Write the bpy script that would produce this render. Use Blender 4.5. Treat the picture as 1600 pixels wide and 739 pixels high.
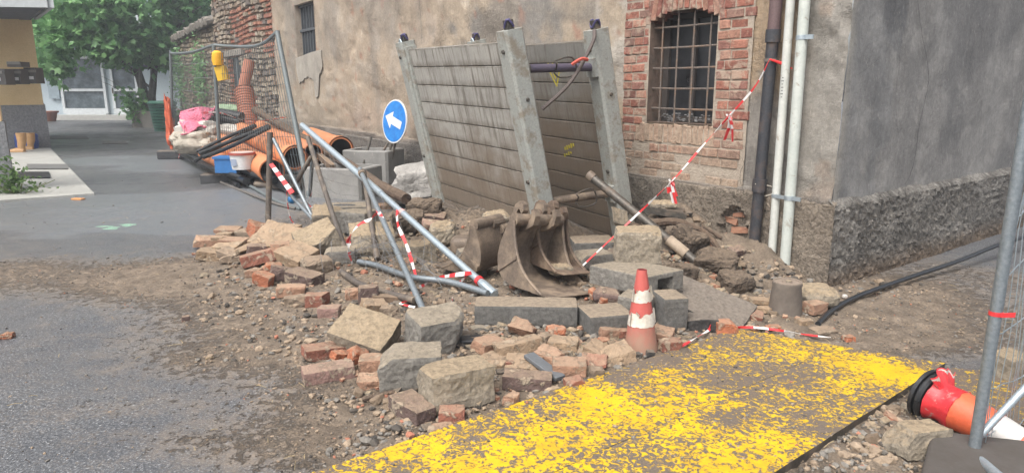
import bpy, bmesh, math, random
from mathutils import Vector, Matrix, noise as mn
R = math.radians
# ------------------------------------------------------------------ scene, camera, sky, sun, exposure
sc = bpy.context.scene
for o in list(bpy.data.objects): bpy.data.objects.remove(o)
CAMH, FPX, PITCH = 1.42, 1060.0, math.atan(230/1060)
cam = bpy.data.objects.new('camera', bpy.data.cameras.new('camera')); sc.collection.objects.link(cam)
cam.location = (0, 0, CAMH); cam.rotation_euler = (math.pi/2-PITCH, 0, 0)
cam.data.sensor_width = 36; cam.data.lens = 36*FPX/1600; cam.data.clip_start = .05; cam.data.clip_end = 500
sc.camera = cam
w = bpy.data.worlds.new('World'); sc.world = w; w.use_nodes = True
nt = w.node_tree; sky = nt.nodes.new('ShaderNodeTexSky'); sky.sky_type = 'NISHITA'; sky.sun_disc = False
SUN_EL, SUN_AZ = R(58), R(215)
sky.sun_elevation = SUN_EL; sky.sun_rotation = SUN_AZ; sky.air_density = 1.0; sky.dust_density = 6.0; sky.ozone_density = .6
hs = nt.nodes.new('ShaderNodeHueSaturation'); hs.inputs['Saturation'].default_value = .42
nt.links.new(sky.outputs[0], hs.inputs['Color']); nt.links.new(hs.outputs[0], nt.nodes['Background'].inputs[0])
nt.nodes['Background'].inputs[1].default_value = .15
sl = bpy.data.lights.new('sun', 'SUN'); sl.energy = 1.3; sl.angle = R(35); sl.color = (1, .96, .9)
so = bpy.data.objects.new('sun', sl); sc.collection.objects.link(so)
so.rotation_euler = (math.pi/2-SUN_EL, 0, -SUN_AZ+math.pi)
sd = Vector((math.sin(SUN_AZ)*math.cos(SUN_EL), math.cos(SUN_AZ)*math.cos(SUN_EL), math.sin(SUN_EL)))
so.rotation_euler = sd.to_track_quat('Z', 'Y').to_euler()
sc.view_settings.view_transform = 'Standard'; sc.view_settings.look = 'None'; sc.view_settings.gamma = 1
sc.view_settings.exposure = .93
sc.render.engine = 'CYCLES'; sc.cycles.use_denoising = True; sc.cycles.max_bounces = 6

# ------------------------------------------------------------------ measuring helpers
def ray(u, v):
    a = (u-800)/FPX; b = (369.5-v)/FPX
    return Vector((a, math.cos(PITCH)+b*math.sin(PITCH), -math.sin(PITCH)+b*math.cos(PITCH)))
def gp(u, v, z=0):
    r = ray(u, v); t = (z-CAMH)/r.z; return Vector((r.x*t, r.y*t, z))
def pd(u, v, Y):
    r = ray(u, v); t = Y/r.y; return Vector((r.x*t, Y, CAMH+r.z*t))
CX, CY = 2.279, 4.768
DL = Vector((-.569, .822, 0)).normalized(); NL = Vector((-.822, -.569, 0)).normalized()   # long wall: along, outward
DR = Vector((.801, .598, 0)).normalized(); NR = Vector((.598, -.801, 0)).normalized()     # side wall
def wl(u, v):
    r = ray(u, v); k = r.x/r.y; t = (k*CY-CX)/(DL.x-k*DL.y); p = pd(u, v, CY+t*DL.y); return t, p.z
def wr(u, v):
    r = ray(u, v); k = r.x/r.y; t = (k*CY-CX)/(DR.x-k*DR.y); p = pd(u, v, CY+t*DR.y); return t, p.z
def LW(t, z, off=0): return Vector((CX, CY, 0))+DL*t+NL*off+Vector((0, 0, z))
def RW(t, z, off=0): return Vector((CX, CY, 0))+DR*t+NR*off+Vector((0, 0, z))
def fb(p, o=4, h=1.0): return mn.fractal(p, h, 2.0, o)
def sm(a, b, x):
    x = min(1, max(0, (x-a)/(b-a))); return x*x*(3-2*x)
MOUNDS = [(-.85, 6.6, .8, .6, .27), (-.3, 6.2, .5, .5, .14), (1.38, 5.72, .48, .34, .42), (1.75, 5.2, .36, .36, .20), (1.95, 4.95, .3, .3, .10), (1.25, 5.3, .4, .3, .10), (1.0, 5.0, .7, .5, .17), (0.0, 4.6, 1.6, .8, .07),
          (.3, 6.3, .5, .6, .25), (.1, 3.55, 1.1, .6, .035), (-2.2, 5.75, .6, .45, .05), (-1.3, 5.4, .8, .5, .06), (-3.2, 9.3, 1.6, 1.4, .12), (-2.0, 8.3, .7, .6, .05)]
def TH(x, y):
    h = 0
    for (a, b, rx, ry, k) in MOUNDS:
        d = ((x-a)/rx)**2+((y-b)/ry)**2
        if d < 9: h += k*math.exp(-d*1.2)
    return h
def PT(u, v, lift=0):
    r = ray(u, v); r = r/r.y; Y = 1.5
    while Y < 40:
        if CAMH+r.z*Y <= TH(r.x*Y, Y)+lift: break
        Y += .01+Y*.001
    return Vector((r.x*Y, Y, CAMH+r.z*Y))

# ------------------------------------------------------------------ materials
MATS = {}
class NT:
    def __init__(s, name):
        s.m = bpy.data.materials.new(name); s.m.use_nodes = True; s.t = s.m.node_tree; s.b = s.t.nodes['Principled BSDF']
    def n(s, ty, **k):
        x = s.t.nodes.new('ShaderNode'+ty)
        for a, b in k.items(): setattr(x, a, b)
        return x
    def l(s, a, b): s.t.links.new(a, b)
    def val(s, sock, v):
        if isinstance(v, bpy.types.NodeSocket): s.l(v, sock)
        elif isinstance(v, tuple) and len(v) == 3 and sock.type == 'RGBA': sock.default_value = (*v, 1)
        else: sock.default_value = v
    def coord(s, mode='obj'):
        if mode == 'world': return s.n('NewGeometry').outputs['Position']
        tc = s.n('TexCoord').outputs['Object']
        if mode == 'obj': return tc
        oi = s.n('ObjectInfo'); a = s.n('VectorMath', operation='MULTIPLY_ADD'); s.l(oi.outputs['Random'], a.inputs[0])
        a.inputs[1].default_value = (37, 53, 71); s.l(tc, a.inputs[2]); return a.outputs[0]
    def stretch(s, v, sc_):
        a = s.n('VectorMath', operation='MULTIPLY'); s.l(v, a.inputs[0]); a.inputs[1].default_value = sc_; return a.outputs[0]
    def noise(s, v, scale, detail=5, rough=.6, dist=0):
        x = s.n('TexNoise'); s.l(v, x.inputs['Vector']); x.inputs['Scale'].default_value = scale; x.inputs['Detail'].default_value = detail
        x.inputs['Roughness'].default_value = rough; x.inputs['Distortion'].default_value = dist; return x.outputs['Fac']
    def voro(s, v, scale, feat='F1'):
        x = s.n('TexVoronoi', feature=feat); s.l(v, x.inputs['Vector']); x.inputs['Scale'].default_value = scale; return x.outputs['Distance']
    def ramp(s, f, stops):
        x = s.n('ValToRGB'); s.l(f, x.inputs[0]); e = x.color_ramp.elements
        while len(e) < len(stops): e.new(.5)
        for q, (p, c) in zip(e, stops):
            q.position = p; q.color = (*c, 1) if isinstance(c, tuple) else (c, c, c, 1)
        return x.outputs[0]
    def mix(s, f, a, b, mode='MIX'):
        x = s.n('Mix', data_type='RGBA', blend_type=mode); s.val(x.inputs[0], f); s.val(x.inputs[6], a); s.val(x.inputs[7], b); return x.outputs[2]
    def math(s, op, a, b=0, clamp=False):
        x = s.n('Math', operation=op, use_clamp=clamp); s.val(x.inputs[0], a); s.val(x.inputs[1], b); return x.outputs[0]
    def attr(s, name): return s.n('Attribute', attribute_name=name).outputs
    def bump(s, h, dist=.01, strength=1.0, prev=None):
        x = s.n('Bump'); s.l(h, x.inputs['Height']); x.inputs['Distance'].default_value = dist; x.inputs['Strength'].default_value = strength
        if prev: s.l(prev, x.inputs['Normal'])
        return x.outputs[0]
    def out(s, col=None, rough=.8, nrm=None, metal=0, spec=.5):
        if col is not None: s.val(s.b.inputs['Base Color'], col)
        s.val(s.b.inputs['Roughness'], rough); s.val(s.b.inputs['Metallic'], metal); s.b.inputs['Specular IOR Level'].default_value = spec
        if nrm: s.l(nrm, s.b.inputs['Normal'])
        return s.m
DUST = (.33, .25, .17)
def grunge(name, c1, c2, scale=6, rough=.8, bump=.004, bscale=60, coord='obj', dust=0, dcol=DUST, metal=0, spot=None, spots=.62, st=None, vor=0):
    k = NT(name); v = k.coord(coord)
    if st: v = k.stretch(v, st)
    n1 = k.noise(v, scale, 6, .65); n2 = k.noise(v, bscale, 4, .7)
    col = k.ramp(n1, [(.32, c1), (.68, c2)])
    col = k.mix(.35, col, k.ramp(n2, [(.3, .55), (.7, 1.35 if False else 1.0)]), 'MULTIPLY')
    if spot: col = k.mix(k.ramp(k.noise(v, scale*2.3, 7, .7, .4), [(spots, 0.0), (spots+.06, 1.0)]), col, spot)
    if dust:
        g = k.n('NewGeometry'); sx = k.n('SeparateXYZ'); k.l(g.outputs['Normal'], sx.inputs[0])
        up = k.ramp(k.math('ADD', sx.outputs[2], k.math('MULTIPLY', k.noise(v, scale*3, 5, .7), 1.0)), [(.75, 0.0), (1.35 if False else 1.0, 1.0)])
        col = k.mix(k.math('MULTIPLY', up, dust), col, dcol)
    h = k.math('ADD', n2, k.math('MULTIPLY', n1, .6))
    if vor: h = k.math('ADD', h, k.math('MULTIPLY', k.voro(v, bscale*.6), vor))
    return k.out(col, rough, k.bump(h, bump), metal)
def simple(name, c, rough=.5, metal=0):
    return grunge(name, tuple(x*.8 for x in c), c, 9, rough, .0015, 80, metal=metal)

def m_brick():
    k = NT('brick'); v = k.coord('rand'); oi = k.n('ObjectInfo')
    n1 = k.noise(v, 9, 6, .7); n2 = k.noise(v, 55, 5, .7)
    col = k.mix(1.0, oi.outputs['Color'], k.ramp(n1, [(.3, (.62, .6, .6)), (.7, (1, 1, 1))]), 'MULTIPLY')
    g = k.n('NewGeometry'); sx = k.n('SeparateXYZ'); k.l(g.outputs['Normal'], sx.inputs[0])
    # lime mortar residue and settled dust
    mort = k.ramp(k.noise(v, 14, 7, .72, .5), [(.54, 0.0), (.6, 1.0)])
    col = k.mix(k.math('MULTIPLY', mort, .75), col, (.47, .39, .29))
    up = k.ramp(k.math('ADD', k.math('MULTIPLY', sx.outputs[2], .5), k.math('MULTIPLY', k.noise(v, 22, 6, .75), .8)), [(.62, 0.0), (.92, 1.0)])
    col = k.mix(k.math('MULTIPLY', up, .6), col, (.36, .265, .18))
    col = k.mix(.4, col, k.ramp(n2, [(.35, .5), (.65, 1.0)]), 'MULTIPLY')
    h = k.math('ADD', n2, k.math('MULTIPLY', k.noise(v, 160, 2), .5))
    h = k.math('ADD', h, k.math('MULTIPLY', mort, .5))
    return k.out(col, .88, k.bump(h, .010))
def m_conc(name='concrete', base=((.22, .195, .155), (.36, .305, .23)), top=(.34, .26, .165), bmp=.014, td=.8):
    k = NT(name); v = k.coord('rand')
    n1 = k.noise(v, 5, 6, .7); n2 = k.noise(v, 38, 6, .75)
    col = k.ramp(n1, [(.3, base[0]), (.7, base[1])])
    agg = k.voro(v, 45); col = k.mix(k.ramp(agg, [(.10, .25 if base[0][0] > .2 else .08), (.25, 0.0)]), col, (.5, .46, .4))
    g = k.n('NewGeometry'); sx = k.n('SeparateXYZ'); k.l(g.outputs['Normal'], sx.inputs[0])
    up = k.ramp(k.math('ADD', k.math('MULTIPLY', sx.outputs[2], .6), k.math('MULTIPLY', k.noise(v, 12, 6, .75), .8)), [(.62, 0.0), (.9, 1.0)])
    col = k.mix(k.math('MULTIPLY', up, td), col, top)
    col = k.mix(.55, col, k.ramp(n2, [(.36, .3), (.58, 1.0)]), 'MULTIPLY')
    h = k.math('ADD', n2, k.math('MULTIPLY', k.voro(v, 30), .5))
    return k.out(col, .92, k.bump(h, bmp))
def m_ground():
    k = NT('wet_asphalt_and_mud'); v = k.coord('world'); A = k.attr('zone')
    sc3 = k.n('SeparateColor'); k.l(A['Color'], sc3.inputs[0]); mud, patch, wet = sc3.outputs[0], sc3.outputs[1], sc3.outputs[2]
    sp = k.noise(v, 130, 3, .8); n1 = k.noise(v, 2.2, 7, .65); n3 = k.noise(v, 18, 6, .7)
    sp = k.math('ADD', k.math('MULTIPLY', sp, .45), k.math('MULTIPLY', k.noise(v, 80, 3, .8), .55))
    asp = k.ramp(sp, [(.37, (.028, .029, .031)), (.49, (.075, .078, .083)), (.57, (.16, .164, .17)), (.64, (.50, .50, .49))])
    asp = k.mix(.8, asp, k.ramp(n1, [(.3, (.62, .64, .68)), (.7, (1, 1, 1))]), 'MULTIPLY')
    bit = k.ramp(k.voro(v, 55), [(.10, 1.0), (.16, 0.0)]); bitm = k.math('MULTIPLY', bit, k.ramp(n3, [(.5, 0.0), (.62, .8)]))
    asp = k.mix(bitm, asp, (.26, .2, .14))
    smooth = k.ramp(k.noise(v, 60, 3), [(.3, (.10, .11, .12)), (.7, (.15, .16, .17))])
    asp = k.mix(patch, asp, smooth)
    m0 = k.ramp(k.noise(v, 7, 7, .7), [(.3, (.12, .092, .066)), (.5, (.20, .155, .112)), (.7, (.31, .245, .18))])
    mudc = k.mix(.6, m0, k.ramp(k.noise(v, 75, 5, .8), [(.38, .3), (.56, .95)]), 'MULTIPLY')
    f = k.math('ADD', mud, k.math('MULTIPLY', k.math('SUBTRACT', n3, .5), 1.9)); f = k.math('ADD', f, k.math('MULTIPLY', k.math('SUBTRACT', k.noise(v, 90, 4, .8), .5), .9))
    mf = k.ramp(f, [(.4, 0.0), (.62, 1.0)])
    film = k.ramp(k.math('ADD', k.math('ADD', mud, k.math('MULTIPLY', k.math('SUBTRACT', k.noise(v, 6, 7, .75), .5), 1.3)), k.math('MULTIPLY', k.math('SUBTRACT', k.noise(v, 60, 4, .8), .5), 1.2)), [(.05, 0.0), (.6, .8)])
    asp = k.mix(film, asp, (.205, .165, .125))
    col = k.mix(mf, asp, mudc)
    wetf = k.ramp(k.math('ADD', wet, k.math('MULTIPLY', k.math('SUBTRACT', n1, .5), 1.2)), [(.3, 0.0), (.7, 1.0)])
    rgh = k.mix(wetf, (.72, .72, .72), (.38, .38, .38)); rgh = k.mix(mf, rgh, (.75, .75, .75))
    h = k.mix(mf, k.math('MULTIPLY', sp, .45), k.math('ADD', k.math('MULTIPLY', n3, 1.4), k.math('MULTIPLY', k.noise(v, 60, 5, .8), 1.6)))
    h = k.mix(k.math('MULTIPLY', patch, .75), h, (.25, .25, .25))
    return k.out(col, rgh, k.bump(h, .009))
def m_wall():
    k = NT('old_plaster'); v = k.coord('world'); A = k.attr('tint')['Color']; al = k.attr('rug')
    n2 = k.noise(v, 26, 7, .75); n3 = k.noise(v, 3.1, 7, .7)
    col = k.mix(.75, A, k.ramp(n3, [(.3, (.62, .62, .63)), (.7, (1, 1, 1))]), 'MULTIPLY')
    col = k.mix(.5, col, k.ramp(n2, [(.33, .45), (.6, 1.0)]), 'MULTIPLY')
    streak = k.noise(k.stretch(v, (9, 9, .9)), 2.2, 5, .7)
    col = k.mix(.18, col, k.ramp(streak, [(.35, .5), (.6, 1.0)]), 'MULTIPLY')
    h = k.math('ADD', k.math('MULTIPLY', n2, 1.0), k.math('MULTIPLY', k.noise(v, 110, 3), .35))
    pit = k.ramp(k.noise(v, 48, 4, .75), [(.60, 0.0), (.68, .5)]); col = k.mix(pit, col, (.12, .10, .085)); h = k.math('MULTIPLY', h, al['Fac'])
    sc2 = k.noise(k.stretch(v, (1, 1, .16)), 120, 3, .75); col = k.mix(k.ramp(sc2, [(.58, 0.0), (.72, .5)]), col, (.5, .47, .42))
    return k.out(col, .93, k.bump(h, .03))
def m_roughcast():
    k = NT('roughcast_render'); v = k.coord('world'); A = k.attr('tint')['Color']
    n = k.noise(v, 42, 4, .65, .6); n2 = k.noise(v, 5, 5, .7)
    col = k.mix(.7, A, k.ramp(n2, [(.3, .55), (.7, 1.0)]), 'MULTIPLY')
    col = k.mix(.9, col, k.ramp(n, [(.36, .40), (.52, .85), (.62, 1.0)]), 'MULTIPLY')
    col = k.mix(k.ramp(n, [(.66, 0.0), (.74, .45)]), col, (.4, .38, .34))
    return k.out(col, .93, k.bump(n, .03))
def m_plate():
    k = NT('flaking_yellow_paint'); v = k.coord('world'); 
    n1 = k.math('ADD', k.math('MULTIPLY', k.noise(v, 31, 4, .6, 1.4), .74), k.math('MULTIPLY', k.noise(v, 80, 3, .7, .8), .26)); n2 = k.noise(v, 3.2, 5, .6); n3 = k.noise(v, 120, 4, .7)
    f = k.math('ADD', n1, k.math('MULTIPLY', k.math('SUBTRACT', n2, .5), .36))
    fl = k.math('ADD', f, k.math('MULTIPLY', k.attr('wear')['Fac'], 1.0))
    pm = k.ramp(fl, [(.478, 0.0), (.492, 1.0)])
    mudc = k.ramp(n3, [(.3, (.065, .052, .042)), (.6, (.135, .105, .08))])
    och = k.ramp(n3, [(.3, (.30, .18, .06)), (.7, (.50, .32, .07))])
    under = k.mix(k.ramp(fl, [(.44, 0.0), (.475, .6)]), mudc, och)
    yel = k.ramp(k.noise(v, 5, 7, .75), [(.3, (.42, .25, .015)), (.5, (.58, .365, .008)), (.7, (.64, .42, .010))])
    col = k.mix(pm, under, yel)
    h = k.math('ADD', k.math('MULTIPLY', pm, 1.0), k.math('MULTIPLY', n3, .6))
    return k.out(col, k.mix(pm, (.85,)*3, (.5,)*3), k.bump(h, .003))
def m_metal(name, c1, c2, rough=.45, metal=.75, dcol=(.25, .19, .13), dirt=.55):
    k = NT(name); v = k.coord('obj'); n = k.noise(v, 7, 6, .7); n2 = k.noise(v, 60, 4, .7)
    col = k.ramp(n2, [(.3, c1), (.7, c2)])
    dm = k.ramp(n, [(dirt, 0.0), (dirt+.14, .8)])
    col = k.mix(dm, col, dcol)
    return k.out(col, k.mix(dm, (rough,)*3, (.85,)*3), k.bump(k.math('ADD', n2, n), .0012), k.math('MULTIPLY', k.math('SUBTRACT', 1.0, dm), metal))
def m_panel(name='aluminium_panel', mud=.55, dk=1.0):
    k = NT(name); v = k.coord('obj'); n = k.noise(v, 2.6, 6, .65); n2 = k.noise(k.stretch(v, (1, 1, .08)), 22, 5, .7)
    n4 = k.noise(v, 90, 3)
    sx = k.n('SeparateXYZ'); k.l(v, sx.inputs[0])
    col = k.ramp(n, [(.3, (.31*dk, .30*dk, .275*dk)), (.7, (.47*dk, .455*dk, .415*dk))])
    col = k.mix(k.ramp(n2, [(.5, 0.0), (.64, .75)]), col, (.12, .10, .08))
    # clay splashed up from the foot of the box
    low = k.ramp(k.math('ADD', k.math('MULTIPLY', sx.outputs[2], -.55), k.math('MULTIPLY', k.noise(v, 3.5, 6, .7), .9)), [(.95, 0.0), (1.0, .95)])
    col = k.mix(k.math('MULTIPLY', k.ramp(k.math('ADD', k.math('ADD', sx.outputs[2], mud), k.math('MULTIPLY', n, 1.6)), [(.0, 1.0), (.7, 0.0)]), .85), col, (.21, .16, .115))
    # dark wet drips below each plank joint
    jt = k.math('FRACT', k.math('DIVIDE', k.math('ADD', sx.outputs[2], 2.06+.0945), .17455)); band = k.ramp(jt, [(.0, 1.0), (.38, 0.0), (.9, 0.0), (1.0, 1.0)])
    drip = k.math('MULTIPLY', band, k.ramp(k.noise(k.stretch(v, (1, 1, .25)), 9, 5, .75), [(.36, .1), (.58, .9)]))
    col = k.mix(drip, col, (.13, .11, .085))
    col = k.mix(.3, col, k.ramp(n4, [(.3, .55), (.7, 1.0)]), 'MULTIPLY')
    return k.out(col, .62, k.bump(k.math('ADD', n4, k.math('MULTIPLY', n, 1.0)), .002), .25)
def m_leaf(name='leaves', a=(.06, .15, .05), b=(.20, .36, .12)):
    k = NT(name); c = k.ramp(k.attr('rnd')['Fac'], [(0.0, a), (1.0, b)])
    m = k.out(c, .5); 
    tr = k.n('BsdfTranslucent'); k.l(c, tr.inputs[0]); mx = k.n('MixShader'); mx.inputs[0].default_value = .4
    k.l(k.b.outputs[0], mx.inputs[1]); k.l(tr.outputs[0], mx.inputs[2]); k.l(mx.outputs[0], k.t.nodes['Material Output'].inputs[0]); return m
def m_glass(name='dark_glass', c=(.012, .013, .015), rough=.25):
    k = NT(name); v = k.coord('obj'); n = k.noise(v, 2.5, 5, .7)
    return k.out(k.ramp(n, [(.35, c), (.7, tuple(x*2.6+.015 for x in c))]), k.ramp(n, [(.3, rough), (.7, rough+.25)]))

BRICK = m_brick(); CONC = m_conc()
CONCG = m_conc('grey_cement', ((.15, .14, .125), (.27, .255, .225)), (.31, .25, .17), .012, .6)
CONCD = m_conc('dark_kerb_stone', ((.09, .088, .082), (.155, .15, .14)), (.29, .225, .155), .005, .75)
ASPH = m_conc('broken_asphalt', ((.035, .034, .033), (.1, .095, .09)), (.24, .2, .16), .012, .7)
GROUND = m_ground(); WALL = m_wall(); RC = m_roughcast(); PLATE = m_plate()
GALV = m_metal('galvanised_steel', (.36, .42, .46), (.5, .57, .61), .42, .7, (.2, .17, .14), .6)
GALVD = m_metal('dull_galvanised', (.17, .2, .22), (.28, .31, .33), .5, .6, (.14, .12, .1), .58)
DSTEEL = m_metal('dark_steel', (.05, .045, .04), (.11, .1, .085), .5, .5, (.16, .12, .09), .5)
RUST = m_metal('muddy_rust', (.095, .073, .056), (.165, .128, .098), .62, .2, (.25, .19, .135), .47)
PANEL = m_panel(); PANEL2 = m_panel('shaded_muddy_panel', .2, .60)  # inner panel: more mud, and its shade painted in as a darker base
ALU = m_metal('aluminium_post', (.29, .305, .285), (.42, .43, .40), .55, .3, (.20, .165, .12), .49)
BLACKP = simple('black_plastic', (.022, .023, .025), .42); RUBBER = grunge('rubber', (.03, .032, .035), (.06, .062, .066), 8, .7, .003, 50, dust=.3)
RED = simple('red_plastic', (.6, .03, .03), .45); WHITE = simple('white_plastic', (.78, .77, .75), .5)
WOOD = grunge('weathered_wood', (.07, .045, .03), (.22, .15, .10), 5, .9, .012, 30, st=(1, 1, 1), dust=.35)
TAPE_R = simple('tape_red', (.72, .04, .045), .4); TAPE_W = simple('tape_white', (.8, .78, .76), .4)

# ------------------------------------------------------------------ mesh building
def in_local(o):
    while o is not None:
        if o.get('local_space'): return True
        o = o.parent
    return False
def wloc(o):
    p = Vector((0, 0, 0))
    while o is not None: p += o.location; o = o.parent
    return p
class MB:
    def __init__(s): s.v = []; s.f = []; s.m = []; s.att = {}
    def add(s, vs, fs, mi=0):
        o = len(s.v); s.v += [tuple(p) for p in vs]; s.f += [tuple(i+o for i in f) for f in fs]; s.m += [mi]*len(fs); return s
    def box(s, c, d, rot=None, mi=0, jit=0):
        hx, hy, hz = d[0]/2, d[1]/2, d[2]/2; c = Vector(c); vs = []
        for z in (-hz, hz):
            for x, y in ((-hx, -hy), (hx, -hy), (hx, hy), (-hx, hy)):
                p = Vector((x, y, z))
                if jit: p += Vector([random.uniform(-jit, jit) for _ in range(3)])
                vs.append((rot @ p if rot else p)+c)
        return s.add(vs, [(0, 3, 2, 1), (4, 5, 6, 7), (0, 1, 5, 4), (1, 2, 6, 5), (2, 3, 7, 6), (3, 0, 4, 7)], mi)
    def quad(s, a, b, c, d, mi=0): return s.add([a, b, c, d], [(0, 1, 2, 3)], mi)
    def prism(s, poly, ext, mi=0):       # poly list of Vector, extruded along ext
        n = len(poly); vs = [Vector(p) for p in poly]+[Vector(p)+Vector(ext) for p in poly]
        fs = [tuple(range(n-1, -1, -1)), tuple(range(n, 2*n))]+[(i, (i+1) % n, (i+1) % n+n, i+n) for i in range(n)]
        return s.add(vs, fs, mi)
    def tube(s, pts, r, n=10, cap=True, mi=0, stripes=None):
        pts = [Vector(p) for p in pts]; rs = r if isinstance(r, (list, tuple)) else [r]*len(pts); o = len(s.v); ref = None
        for i, p in enumerate(pts):
            t = (pts[min(i+1, len(pts)-1)]-pts[max(i-1, 0)]).normalized()
            if ref is None: ref = t.orthogonal().normalized()
            ref = (ref-t*ref.dot(t)); ref = ref.normalized() if ref.length > 1e-5 else t.orthogonal().normalized()
            b = t.cross(ref)
            for j in range(n):
                a = 2*math.pi*j/n; s.v.append(tuple(p+(ref*math.cos(a)+b*math.sin(a))*rs[i]))
        for i in range(len(pts)-1):
            for j in range(n):
                s.f.append((o+i*n+j, o+i*n+(j+1) % n, o+(i+1)*n+(j+1) % n, o+(i+1)*n+j)); s.m.append(mi)
        if cap:
            s.f.append(tuple(o+j for j in range(n-1, -1, -1))); s.m.append(mi)
            s.f.append(tuple(o+(len(pts)-1)*n+j for j in range(n))); s.m.append(mi)
        return s
    def build(s, name, mat, parent=None, loc=None, smooth=False, local=False):
        pw = wloc(parent); local = local or in_local(parent); base = Vector(loc) if loc is not None else (Vector((0, 0, 0)) if local else pw); me = bpy.data.meshes.new(name)
        me.from_pydata([tuple(Vector(p)-base) for p in s.v], [], s.f)
        ms = mat if isinstance(mat, (list, tuple)) else [mat]
        for q in ms: me.materials.append(q)
        me.polygons.foreach_set('material_index', s.m)
        if smooth:
            me.polygons.foreach_set('use_smooth', [True]*len(s.f)); 
        me.update()
        o = bpy.data.objects.new(name, me); sc.collection.objects.link(o)
        if parent is not None:
            o.parent = parent
            if loc is not None: o.location = base-pw
        elif loc is not None: o.location = base
        if smooth is True:
            try: me.set_sharp_from_angle(angle=R(40))
            except Exception: pass
        return o
def color_attr(o, name, cols):
    a = o.data.color_attributes.new(name, 'FLOAT_COLOR', 'POINT'); flat = []
    for c in cols: flat += [c[0], c[1], c[2], 1.0]
    a.data.foreach_set('color', flat)
def float_attr(o, name, vals, dom='POINT'):
    a = o.data.attributes.new(name, 'FLOAT', dom); a.data.foreach_set('value', vals)
def tag(o, label=None, cat=None, group=None, kind=None):
    if label: o['label'] = label
    if cat: o['category'] = cat
    if group: o['group'] = group
    if kind: o['kind'] = kind
    return o
def thing(name, label, cat, loc=(0, 0, 0), group=None):    # an Empty at the base; its parts are given in world coordinates
    o = bpy.data.objects.new(name, None); sc.collection.objects.link(o); o.location = loc; o.empty_display_size = .1
    return tag(o, label, cat, group)
def bez(a, b, sag=0, n=12, wob=0, seed=0):
    a, b = Vector(a), Vector(b); out = []
    for i in range(n+1):
        t = i/n; p = a.lerp(b, t); p.z -= sag*4*t*(1-t)
        if wob: p += Vector(mn.noise_vector(Vector((t*4+seed, seed, 1))))*wob*4*t*(1-t)
        out.append(p)
    return out
def curve(P, n=6):                  # catmull-rom through points
    P = [Vector(p) for p in P]; Q = [P[0]]+P+[P[-1]]; out = []
    for i in range(1, len(Q)-2):
        for j in range(n):
            t = j/n; a, b, c, d = Q[i-1], Q[i], Q[i+1], Q[i+2]
            out.append(.5*((2*b)+(c-a)*t+(2*a-5*b+4*c-d)*t*t+(3*b-a-3*c+d)*t**3))
    out.append(P[-1]); return out
def lump(l, w_, h, seed, rnd=.12, cuts=2, amp=.06, n=7, fine=.5):       # a broken block: rounded box, sheared by planes, roughened
    rg = random.Random(seed); vs = []; idx = {}; fs = []
    m = min(l, w_, h); dims = (l/2, w_/2, h/2); nn = [max(3, min(24, int(n*d*2/m*.75)+2)) for d in dims]
    def vid(i, j, k):
        if (i, j, k) not in idx:
            idx[(i, j, k)] = len(vs); vs.append(Vector(((2*i/nn[0]-1)*dims[0], (2*j/nn[1]-1)*dims[1], (2*k/nn[2]-1)*dims[2])))
        return idx[(i, j, k)]
    for ax in range(3):
        a, b = [q for q in range(3) if q != ax]
        for side in (0, nn[ax]):
            for i in range(nn[a]):
                for j in range(nn[b]):
                    q = []
                    for di, dj in ((0, 0), (1, 0), (1, 1), (0, 1)):
                        c = [0, 0, 0]; c[ax] = side; c[a] = i+di; c[b] = j+dj; q.append(vid(*c))
                    if (side == 0) != (ax == 1): q.reverse()
                    fs.append(tuple(q))
    r = m*rnd
    planes = []
    for _ in range(cuts):
        d = Vector((rg.choice((-1, 1))*rg.uniform(.3, 1)/dims[0], rg.choice((-1, 1))*rg.uniform(.1, 1)/dims[1], rg.choice((-1, 1, 1))*rg.uniform(.0, .8)/dims[2]))
        if rg.random() < .4: d[rg.randrange(3)] = 0
        if d.length < 1e-3: continue
        mx = sum(abs(d[q])*dims[q] for q in range(3)); L = d.length; planes.append((d.normalized(), mx/L*rg.uniform(.55, .85)))
    of = Vector((rg.random()*90, rg.random()*90, rg.random()*90)); out = []
    for p in vs:
        inner = Vector([max(-(dims[q]-r), min(dims[q]-r, p[q])) for q in range(3)]); d = p-inner
        if d.length > 1e-6: p = inner+d.normalized()*min(d.length, r)
        for (pn, pdist) in planes:
            e = p.dot(pn)-pdist
            if e > 0: p = p-pn*e*(1.0)
        q = p/m
        p = p+p.normalized()*m*amp*(1.3*fb(q*1.3+of, 3)+fine*1.0*mn.noise(q*5+of)+fine*.7*mn.noise(q*12+of)-1.2*max(0, mn.noise(q*1.7+of*2)-.25))
        out.append(p)
    return MB().add(out, fs)
def grid_wall(name, mat, parent, Pf, ts, zs, hole, tint, rug, disp, flip=False):
    mb = MB(); cols = []; rg = []; idx = {}
    for i, t in enumerate(ts):
        for j, z in enumerate(zs):
            idx[i, j] = len(mb.v); mb.v.append(tuple(Pf(t, z, disp(t, z)))); cols.append(tint(t, z)); rg.append(rug(t, z))
    for i in range(len(ts)-1):
        for j in range(len(zs)-1):
            tm, zm = (ts[i]+ts[i+1])/2, (zs[j]+zs[j+1])/2
            if any(a < tm < b and c < zm < d for (a, b, c, d) in hole): continue
            f = (idx[i, j], idx[i, j+1], idx[i+1, j+1], idx[i+1, j])
            mb.f.append(f[::-1] if flip else f); mb.m.append(0)
    o = mb.build(name, mat, parent, smooth=True); color_attr(o, 'tint', cols); float_attr(o, 'rug', rg); return o
def axis(breaks):                   # [(start, step), ..., (end, None)]
    out = []
    for (a, s), (b, _) in zip(breaks, breaks[1:]):
        n = max(1, round((b-a)/s)); out += [a+(b-a)*i/n for i in range(n)]
    return out+[breaks[-1][0]]
def lerp3(a, b, t): return tuple(a[i]*(1-t)+b[i]*t for i in range(3))

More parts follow.
